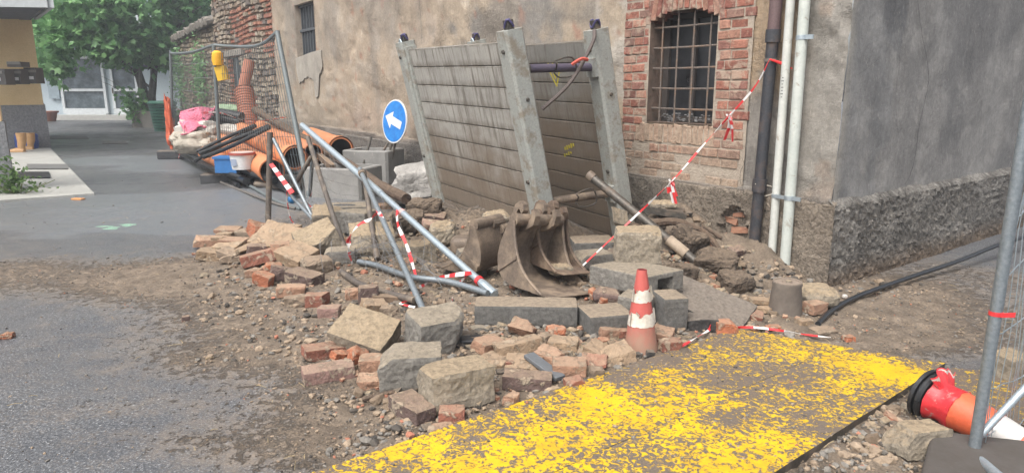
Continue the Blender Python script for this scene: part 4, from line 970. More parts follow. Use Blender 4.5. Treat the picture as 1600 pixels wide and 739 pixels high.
# ================================================================== excavator buckets
def bucket(name, label, O_, f, wv, S, W, parts_mat=RUST, ears=True):
    """side profile in (forward, up); f = way the mouth faces, wv = width direction"""
    f = Vector(f).normalized(); wv = Vector(wv); wv = (wv-f*wv.dot(f)).normalized(); u = wv.cross(f); u = u if u.z > 0 else -u
    root = thing(name, label, 'excavator bucket', O_, 'excavator buckets')
    P = lambda a, z, y: Vector(O_)+f*a*S+u*z*S+wv*y*W
    shell = [(1.0, 0), (.55, .0), (.25, .03), (.05, .14), (-.04, .34), (-.03, .58), (.05, .82), (.14, 1.0), (.24, 1.04)]
    shell = [(p.x, p.y) for p in curve([Vector((a, b, 0)) for a, b in shell], 4)]
    front = [(.24, 1.04), (.27, .86), (.34, .62), (.46, .38), (.64, .20), (.84, .08), (1.0, 0)]
    front = [(p.x, p.y) for p in curve([Vector((a, b, 0)) for a, b in front], 4)]
    th_ = .014/S
    mb = MB(); o = 0; n = len(shell)
    cen = (.4, .5)
    for (a, b) in shell:
        dx, dz_ = cen[0]-a, cen[1]-b; L_ = math.hypot(dx, dz_)
        for y in (-.5, .5): mb.v.append(tuple(P(a, b, y)))
        for y in (.5, -.5): mb.v.append(tuple(P(a+dx/L_*th_, b+dz_/L_*th_, y)))
    for i in range(n-1):
        for k in range(4): mb.f.append((i*4+k, i*4+(k+1) % 4, i*4+4+(k+1) % 4, i*4+4+k)); mb.m.append(0)
    mb.f.append((0, 1, 2, 3)); mb.m.append(0); mb.f.append(((n-1)*4+3, (n-1)*4+2, (n-1)*4+1, (n-1)*4)); mb.m.append(0)
    mb.build('shell', parts_mat, root)
    for s_ in (-1, 1):
        poly = shell[::-1]+front[::-1][1:-1]; poly = shell+[p for p in front[1:-1]]
        pts_ = [(a, b) for a, b in shell[::-1]]+[(a, b) for a, b in front[::-1][1:-1]]
        y0_ = s_*.5; mb = MB()
        base_ = [P(a, b, y0_) for a, b in pts_]; mb.prism(base_, wv*s_*.014)
        sp = mb.build('side_plate', parts_mat, root)
        mb = MB(); m_ = [P(a, b, y0_)+wv*s_*.007 for a, b in front]; mb.tube(m_, .011, 6); mb.build('edge_strip', parts_mat, sp)
        mb = MB(); q4 = [(.02, .18), (.40, .44), (.40, .50), (.0, .26)]
        mb.prism([P(a, b, y0_)+wv*s_*.0141 for a, b in q4], wv*s_*.010); mb.build('wear_plate', parts_mat, sp)
    mb = MB(); mb.prism([P(.78, -.012, -.53), P(1.22, -.01, -.53), P(1.22, .004, -.53), P(.78, .03, -.53)], wv*W*1.06); mb.build('cutting_edge', parts_mat, root)
    mb = MB(); mb.tube([P(.20, 1.04, -.5), P(.20, 1.04, .5)], .042, 12); mb.build('top_tube', parts_mat, root, smooth=True)
    if ears:
        for y in (-.22, .22):
            C_ = [(-.02, .86), (-.03, 1.10), (.02, 1.24), (.12, 1.30), (.21, 1.26), (.24, 1.17), (.19, 1.11), (.15, 1.17), (.10, 1.18), (.07, 1.12), (.12, 1.05), (.26, 1.02), (.38, 1.02), (.44, 1.10), (.42, 1.20), (.48, 1.22), (.54, 1.12), (.50, .98), (.36, .90), (.24, .86)]
            mb = MB(); mb.prism([P(a*.95-.07, 1+(b-1)*1.1, y)-wv*.025 for a, b in C_], wv*.05); mb.build('hook_ear', parts_mat, root)
    return root, P
DRUST = m_metal('dark_muddy_rust', (.085, .06, .045), (.15, .105, .075), .75, .1, (.24, .175, .12), .5)
OB = PT(822, 452)+Vector((-.02, .14, .03))
bA, PA = bucket('excavator_bucket', 'largest muddy bucket, mouth to the street, with a smaller one inside', OB, (.66, -.72, .0), (.80, .55, -.13), .42, .46)
OB2 = PT(850, 436)+Vector((-.03, .13, .10))
bB, PB_ = bucket('excavator_bucket', 'small muddy bucket nested in the large one, holding a yellow stone', OB2, (.62, -.78, -.02), (.80, .55, -.12), .34, .27, DRUST)
OB3 = PT(775, 452)+Vector((-.03, .30, .03))
bC, PC = bucket('excavator_bucket', 'narrow muddy bucket behind the large one with its mouth turned away', OB3, (-.72, .55, .05), (.62, .75, 0), .36, .30, RUST, False)
mb = MB(); kn = pd(757, 352, OB3.y+.1)
for k, (uu, vv, r_) in enumerate(((757, 352, .05), (775, 348, .04), (790, 356, .035))):
    p_ = pd(uu, vv, OB3.y+.06+.03*k); mb.tube([p_-Vector((.04, .05, 0)), p_+Vector((.04, .05, 0))], r_, 12)
mb.build('hinge_bush', RUST, bC)

# ================================================================== right foreground fence
PF = gp(1518, 728); TF = Vector((PF.x, PF.y, 2.1)); fdir = Vector((.93, -.12, 0)).normalized()
fdir = Vector((.80, .60, 0)).normalized()
rf = thing('mesh_fence', 'galvanised site fence panel with slack mesh close on the right', 'fence', PF)
PB2 = PF+Vector((0, 0, -.0)); mb = MB(); mb.tube([PF-Vector((0, 0, .02)), TF], .021, 16); mb.build('post', GALVD, rf, smooth=True)
far = PF+fdir*2.2
mb = MB(); mb.tube([far, far+Vector((0, 0, 2.1))], .021, 12); mb.build('post', GALVD, rf, smooth=True)
mb = MB(); mb.tube([TF, far+Vector((0, 0, 2.1))], .02, 12); mb.build('top_rail', GALVD, rf, smooth=True)
b0 = PF+Vector((0, 0, .05)); b1_ = pd(1562, 745, PF.y-.25); mb = MB(); mb.tube([b0, b1_, b1_+(b1_-b0)*3], .018, 12); mb.build('bottom_rail', GALV, rf, smooth=True)
br0 = pd(1533, 678, PF.y+.01); br1 = pd(1602, 606, PF.y+.02); mb = MB(); mb.tube([br0, br1+(br1-br0)*.8], .014, 12); mb.build('brace', GALV, rf, smooth=True)
mb = MB(); 
for i in range(1, 26):
    x_ = i*.052+.02*(mn.noise(Vector((i*.7, 0, 0)))); w1 = PF+fdir*x_; off = Vector((0, 0, 0)); pts_ = []
    for k in range(15): zz_ = .05+2.0*k/14; pts_.append(w1+Vector((0, 0, zz_))+(fdir*.7+Vector((.3, -.6, 0)))*.05*mn.noise(Vector((i*.35, zz_*1.6, 3)))-fdir*.04*math.sin(zz_*3))
    mb.tube(pts_, .0016, 4, cap=False)
for k in range(10):
    zz_ = .12+.21*k; pts_ = [PF+fdir*(i*.08)+Vector((0, 0, zz_-.10*math.sin(i*.3+k)*min(1, i*.2)))+(Vector((.3, -.6, 0)))*.06*mn.noise(Vector((i*.35, zz_*1.6, 3))) for i in range(17)]
    mb.tube(pts_, .0022, 4, cap=False)
tag(mb.build('mesh_wires', GALV, rf), kind='stuff')
def rag(mb, p, s, seed, mi=0):
    rg = random.Random(seed)
    for k in range(5):
        d1 = Vector([rg.uniform(-1, 1) for _ in range(3)]).normalized(); d2 = Vector([rg.uniform(-1, 1) for _ in range(3)]).normalized()
        a_ = Vector(p)+d1*s*.3; mb.quad(a_, a_+d1*s, a_+d1*s+d2*s*.7, a_+d2*s*.7, (mi+k) % 2)
pk = pd(1560, 492, PF.y-.02); pl_ = Vector((PF.x, PF.y, pk.z)); mb = MB()
mb.tube([pl_-Vector((0, 0, .008)), pl_+Vector((0, 0, .008))], .0225, 14); 
mb.prism([pl_+Vector((.0, -.02, .006)), pl_+Vector((.05, -.03, .012)), pl_+Vector((.05, -.03, -.006)), pl_+Vector((.0, -.02, -.01))], Vector((0, .002, 0)))
tag(mb.build('barrier_tape', TAPE_R, loc=pl_), 'red tape scrap knotted round the upright of the right fence', 'tape')
ft = [gp(1452, 700), gp(1610, 718), gp(1640, 820), gp(1430, 785)]
mb = MB(); c_ = sum(ft, Vector())/4; mb.prism([Vector((p.x, p.y, 0)) for p in ft][::-1], Vector((0, 0, .085)))
fo = mb.build('fence_foot', grunge('black_foot', (.022, .023, .025), (.045, .046, .05), 8, .75, .003, 50, dust=.12), loc=Vector((c_.x, c_.y, 0))); mod = fo.modifiers.new('bev', 'BEVEL'); mod.width = .018; mod.segments = 3
tag(fo, 'black rubber block carrying the fence post at right', 'fence foot')

# ================================================================== blocks, kerbs, bricks
COL = {'r': (.37, .15, .10), 'p': (.47, .28, .185), 'o': (.50, .18, .09), 'b': (.43, .31, .20), 'd': (.17, .115, .10), 'g': (.31, .24, .175), 'w': (.40, .25, .21)}
SEED = [100]
def piece(name, label, cat, u, v, L, W_, H_, yaw=0, rx=0, ry=0, col='p', mat=None, lift=None, cuts=2, group=None, rnd=.14, amp=.05, n=6, dy=0, extra=0):
    """a solid resting on the rubble; u, v is where its middle is seen, sizes in metres"""
    SEED[0] += 1; k = H_/2 if lift is None else lift
    p = PT(u, v, k+extra); p += Vector((0, dy, 0))
    mb = lump(L, W_, H_, SEED[0], rnd, cuts, amp, n)
    o = mb.build(name, mat or BRICK, local=True, loc=Vector((0, 0, 0)), smooth=False); o.location = p
    o.rotation_euler = (R(rx), R(ry), R(yaw))
    bm = bmesh.new(); bm.from_mesh(o.data); bmesh.ops.recalc_face_normals(bm, faces=bm.faces); bm.to_mesh(o.data); bm.free()
    c = COL[col]; rg = random.Random(SEED[0]); q = rg.uniform(.78, 1.08); o.color = (c[0]*q, c[1]*q, c[2]*q, 1)
    return tag(o, label, cat, group)
GB = 'concrete blocks in the rubble'; GK = 'kerb stones and slabs'; GR = 'bricks scattered in the rubble'
def blk(u, v, L, W_, H_, yaw, label, mat=CONC, rx=0, ry=0, cuts=1, extra=0, amp=.05, cat='concrete block', name='concrete_block', rnd=.045, dy=0, n=9): return piece(name, label, cat, u, v, L, W_, H_, yaw, rx, ry, 'b', mat, None, cuts, GB if cat == 'concrete block' else GK, rnd, amp, n, dy, extra)
blk(712, 598, .31, .215, .17, 28, 'large sandy concrete block nearest the yellow plate, ragged top', rx=-4)
blk(642, 572, .30, .21, .17, 8, 'grey topped concrete block left of the largest one nearest the plate', CONCG, cuts=1)
blk(684, 516, .30, .24, .20, 30, 'grey faced concrete block standing behind two others, right side broken', CONCG, rx=6, cuts=2)
blk(570, 521, .32, .26, .12, -14, 'sandy concrete slab tipped on the red bricks at left of the group', rx=22, ry=14, cuts=1, extra=.03)
blk(497, 378, .34, .28, .20, 30, 'tan concrete block tilted at the right end of the brick heap', rx=24, ry=-18, cuts=1)
blk(515, 343, .32, .26, .22, 10, 'sandy block between the fallen fence bars, farthest of the heap', rx=15, cuts=2)
blk(558, 345, .34, .26, .20, -20, 'grey and tan block behind the loop of barrier tape', CONCG, cuts=1)
blk(580, 378, .36, .30, .22, 15, 'tan block with a dark underside beneath the brown fence bar', rx=20, cuts=1)
blk(532, 398, .24, .2, .10, 10, 'small dark grey slab under the crumpled mesh', CONCG, cuts=2)
blk(650, 392, .34, .26, .13, 12, 'flat grey block half sunk in the mud below the silver tube', CONC, cuts=1)
blk(691, 366, .24, .2, .2, 20, 'tan rock against the foot of the trench shield', rnd=.3, cuts=3, amp=.1, name='rock', cat='rock')
blk(735, 408, .20, .2, .20, 15, 'grey block with a dusty top between silver tube and buckets', CONCG, cuts=1)
blk(1430, 683, .20, .15, .11, 12, 'sandy broken block under the lying cone', rx=-5, cuts=2, amp=.07)
blk(1578, 572, .17, .14, .13, 20, 'sandy block seen through the mesh of the right fence', cuts=1, extra=.0)
blk(996, 384, .30, .22, .235, -4, 'big square sandy block on top of the grey channel slab', extra=.20, cuts=1, rnd=.10, amp=.07)
blk(1245, 465, .17, .17, .18, 0, 'x', CONCD, cuts=0) if False else None
blk(1275, 462, .26, .24, .14, 0, 'rounded grey boulder half buried at the house corner', CONC, rnd=.45, cuts=1, name='rock', cat='rock')
blk(875, 418, .17, .09, .075, 12, 'yellow brown stone lying in the small bucket', rnd=.4, cuts=2, amp=.09, name='rock', cat='rock', extra=.06, dy=-.05)
# kerb stones and slabs
def kerb(u, v, L, W_, H_, yaw, label, mat=CONCD, rx=0, ry=0, extra=0, cuts=0, amp=.012, name='kerb_stone', cat='kerb stone', dy=0, n=9): return blk(u, v, L, W_, H_, yaw, label, mat, rx, ry, cuts, extra, amp, cat, name, .07, dy, n)
kerb(822, 486, .61, .20, .125, -2.5, 'long dark kerb stone under the buckets')
kerb(945, 500, .27, .24, .12, 14, 'short dark kerb stone left of the standing cone', dy=.02)
kerb(1000, 478, .20, .26, .17, -30, 'grey block under the channel slab, behind the cone', CONCG)
kerb(1046, 484, .15, .2, .2, 10, 'dark block propping the right end of the channel slab', CONCD)
kerb(925, 382, .36, .3, .10, 6, 'dark concrete slab behind the buckets, left of the square block', CONCD, cuts=2, amp=.03, name='concrete_slab', cat='slab')
kerb(925, 404, .26, .2, .10, 18, 'grey slab below the dark one, beside the tape end', CONCG, cuts=2, name='concrete_slab', cat='slab')
kerb(1102, 478, .55, .34, .09, -34, 'thick sheet of broken asphalt sloping off the heap at the wall', ASPH, rx=14, ry=14, cuts=2, amp=.05, name='asphalt_slab', cat='slab')
kerb(1097, 503, .18, .13, .08, -10, 'dark lump below the broken asphalt sheet', ASPH, cuts=2, amp=.05, name='asphalt_slab', cat='slab')
kerb(1055, 450, .2, .2, .1, 20, 'asphalt lump under the right lip of the channel slab', ASPH, cuts=2, amp=.05, name='asphalt_slab', cat='slab')
kerb(749, 513, .10, .06, .03, 8, 'thin grey shard tucked under the left of the long kerb stone', CONCG, cuts=2, name='concrete_shard', cat='shard')
kerb(968, 340, .17, .035, .15, 30, 'flat tan tile leaning on the heap beside the trench shield', CONC, rx=-35, ry=18, cuts=1, name='paving_tile', cat='tile', extra=.13)
CLAY = m_conc('wet_clay', ((.06, .045, .035), (.14, .105, .075)), (.22, .165, .115), .02, .6)
for (u, v, L, W_, H_, yaw, rx, lab) in ((1078, 372, .26, .2, .16, 30, 30, 'dark clay clod between the steel prop and the rough wall base'), (1120, 408, .3, .2, .14, -30, 20, 'long dark clay clod sliding down the heap under the wall hole'), (1150, 440, .22, .18, .12, 10, 10, 'dark clay clod nearest the black downpipe'), (1020, 352, .2, .14, .10, 0, 20, 'dark clay clod under the rusty grate'), (1065, 425, .2, .16, .1, 10, 0, 'clay clod right of the square sandy block'), (640, 345, .3, .24, .16, 20, 10, 'grey clay clod on the mud mound left of the shield'), (665, 325, .34, .24, .16, -10, 10, 'highest clay clod on the mud mound by the shield')):
    piece('clay_clod', lab, 'clay clod', u, v, L, W_, H_, yaw, rx, 0, 'd', CLAY, None, 3, 'clay clods on the heaps', .3, .14, 9)
piece('clay_clod', 'pale mud caked lump on top of the left bucket', 'clay clod', 775, 343, .20, .15, .12, 20, 10, 0, 'b', CONC, None, 3, 'clay clods on the heaps', .3, .12, 9, 0, .30)
# channel slab with a notch in its end
pL = PT(995, 440, .16); LBx = thing('channel_slab', 'grey concrete channel slab with a square notch, carrying the square block', 'slab', Vector((pL.x, pL.y, .12)))
def quadslab():
    a = pd(921, 414, pL.y+.05); zt_ = a.z; A_ = a; B_ = gp(1010, 433, zt_); C_ = gp(1069, 421, zt_); D_ = A_+(C_-B_)*1.0
    return A_, B_, C_, D_
A_, B_, C_, D_ = quadslab(); dn = Vector((0, 0, -.125)); n1_ = (C_-B_)
mb = MB()
l1, l2 = .32, .72
prof = [B_, C_, C_+dn, B_+n1_*l2+dn, B_+n1_*l2+dn*.28, B_+n1_*l1+dn*.28, B_+n1_*l1+dn, B_+dn]
mb.prism(prof, (A_-B_)); ob = mb.build('slab_body', CONCG, LBx)
mod = ob.modifiers.new('b', 'BEVEL'); mod.width = .008; mod.segments = 2
# drain frame, roots and stones on the right heap
p_ = PT(1035, 335, .04); mb = MB(); fr_ = thing('rusty_grate', 'rusty flat steel grate with mortar lumps on top of the right heap', 'grate', p_)
rz_ = Matrix.Rotation(R(-18), 3, 'Z') @ Matrix.Rotation(R(6), 3, 'Y')
mb.box(p_+Vector((0, 0, .05)), (.34, .2, .02), rz_); mb.box(p_+Vector((.0, -.1, .03)), (.34, .012, .05), rz_); mb.build('plate', DSTEEL, fr_)
lm = lump(.22, .12, .06, 55, .4, 2, .12, 8); lm.v = [tuple(Vector(q)+p_+Vector((0, 0, .085))) for q in lm.v]; lm.build('mortar_lump', CONC, fr_)
ROOT = grunge('bark_and_roots', (.045, .032, .024), (.15, .10, .07), 14, .95, .02, 40, dust=.12)
for k, (pts, r0, lab) in enumerate((([(1010, 352, .10), (1060, 348, .16), (1105, 368, .10), (1130, 400, .03)], .035, 'thick brown root arching over the heap under the rusty grate'), ([(1040, 370, .08), (1085, 352, .12), (1128, 372, .05)], .022, 'thinner bent root beside the thick one near the wall'), ([(985, 352, .12), (1020, 362, .1), (1050, 366, .06)], .028, 'short root end near the leaning tan tile'))):
    P3 = [PT(u, v, l) for u, v, l in pts]; P3 = curve(P3, 6); mb = MB(); mb.tube([p+Vector(mn.noise_vector(p*9))*.012 for p in P3], [r0*(1-.5*i/len(P3))*(1+.3*mn.noise(Vector((i*.8, k, 0)))) for i in range(len(P3))], 8)
    tag(mb.build('tree_root', ROOT, loc=P3[0]), lab, 'root', 'roots on the heap at the wall')
# steel prop with a sandy sleeve
Pa, Pb = pd(921, 274, 5.42), PT(1092, 412, .05); Pb = PT(1095, 415, .02)
pp = thing('steel_prop', 'long dark steel tube leaning from the trench shield to the heap at the wall', 'steel tube', Pb)
mb = MB(); mb.tube([Pa, Pb], .034, 14); mb.build('tube', DSTEEL, pp, smooth=True)
mb = MB(); mb.tube([Pa.lerp(Pb, .73), Pa.lerp(Pb, .88)], .041, 14); mb.build('sleeve', grunge('sandy_sleeve', (.28, .22, .16), (.42, .34, .26), 9, .9, .006, 50), pp, smooth=True)
mb = MB(); mb.tube([Pa-(Pb-Pa).normalized()*.01, Pa+(Pb-Pa).normalized()*.05], .04, 14); mb.build('end_collar', RUST, pp, smooth=True)
# gas-bottle like rusty canister with red handle
pq = PT(728, 384, .08); cn = thing('rusty_canister', 'low brown metal canister with a red handle beside the buckets', 'canister', Vector((pq.x, pq.y, TH(pq.x, pq.y))))
lm = lump(.26, .22, .17, 77, .35, 0, .01, 9); lm.v = [tuple(Vector(q)+pq) for q in lm.v]; lm.build('body', RUST, cn, smooth=True)
mb = MB(); hp = pd(747, 374, pq.y-.04); hq = pd(747, 356, pq.y-.04); s_ = Vector((.045, 0, 0)); mb.tube(curve([hp-s_, hq-s_*.9, hq+s_*.9, hp+s_], 5), .009, 6); mb.build('handle', simple('dull_red_steel', (.22, .05, .05), .6), cn)
# grey gully cover with slot, far
pq = PT(539, 326, .04); gc = thing('gully_cover', 'flat grey concrete cover with an oval slot behind the sandy block', 'cover', pq)
mb = MB(); mb.box(pq, (.52, .36, .09), Matrix.Rotation(R(8), 3, 'Z')); mb.build('plate', CONCG, gc); mb = MB(); mb.prism([pq+Vector((.13*math.cos(t), -.02+.06*math.sin(t), .046)) for t in [k*math.pi/8 for k in range(16)]], Vector((0, 0, .003))); mb.build('slot', simple('slot_dark', (.08, .08, .08), .9), gc)
# upturned bucket by the pipes
pb = PT(1226, 488); ub = thing('upturned_bucket', 'dirty grey bucket turned upside down at the foot of the pale pipes', 'bucket', pb)
UBM = grunge('dirty_grey_plastic', (.115, .095, .08), (.17, .145, .12), 10, .8, .003, 60, dust=.6, dcol=(.26, .2, .15)); mb = MB(); hb = .205
mb.tube([pb-Vector((0, 0, .02)), pb+Vector((0, 0, hb-.03)), pb+Vector((0, 0, hb-.012)), pb+Vector((0, 0, hb)), pb+Vector((0, 0, hb))], [.107, .089, .092, .090, .080], 30); mb.build('bucket_wall', UBM, ub, smooth=True)
mb = MB(); ring = [pb+Vector((.083*math.cos(t), .083*math.sin(t), hb+.002)) for t in [k*2*math.pi/28 for k in range(29)]]; mb.tube(ring, .006, 6, cap=False)
ring = [pb+Vector((.03*math.cos(t), .03*math.sin(t), hb+.001)) for t in [k*2*math.pi/18 for k in range(19)]]; mb.tube(ring, .004, 6, cap=False); tag(mb.build('bottom_ring', UBM, ub), kind='stuff')
mb = MB(); mb.tube([pb+Vector((.005, -.01, hb)), pb+Vector((.005, -.01, hb+.012))], .018, 7); mb.build('mortar_dab', CONC, ub)

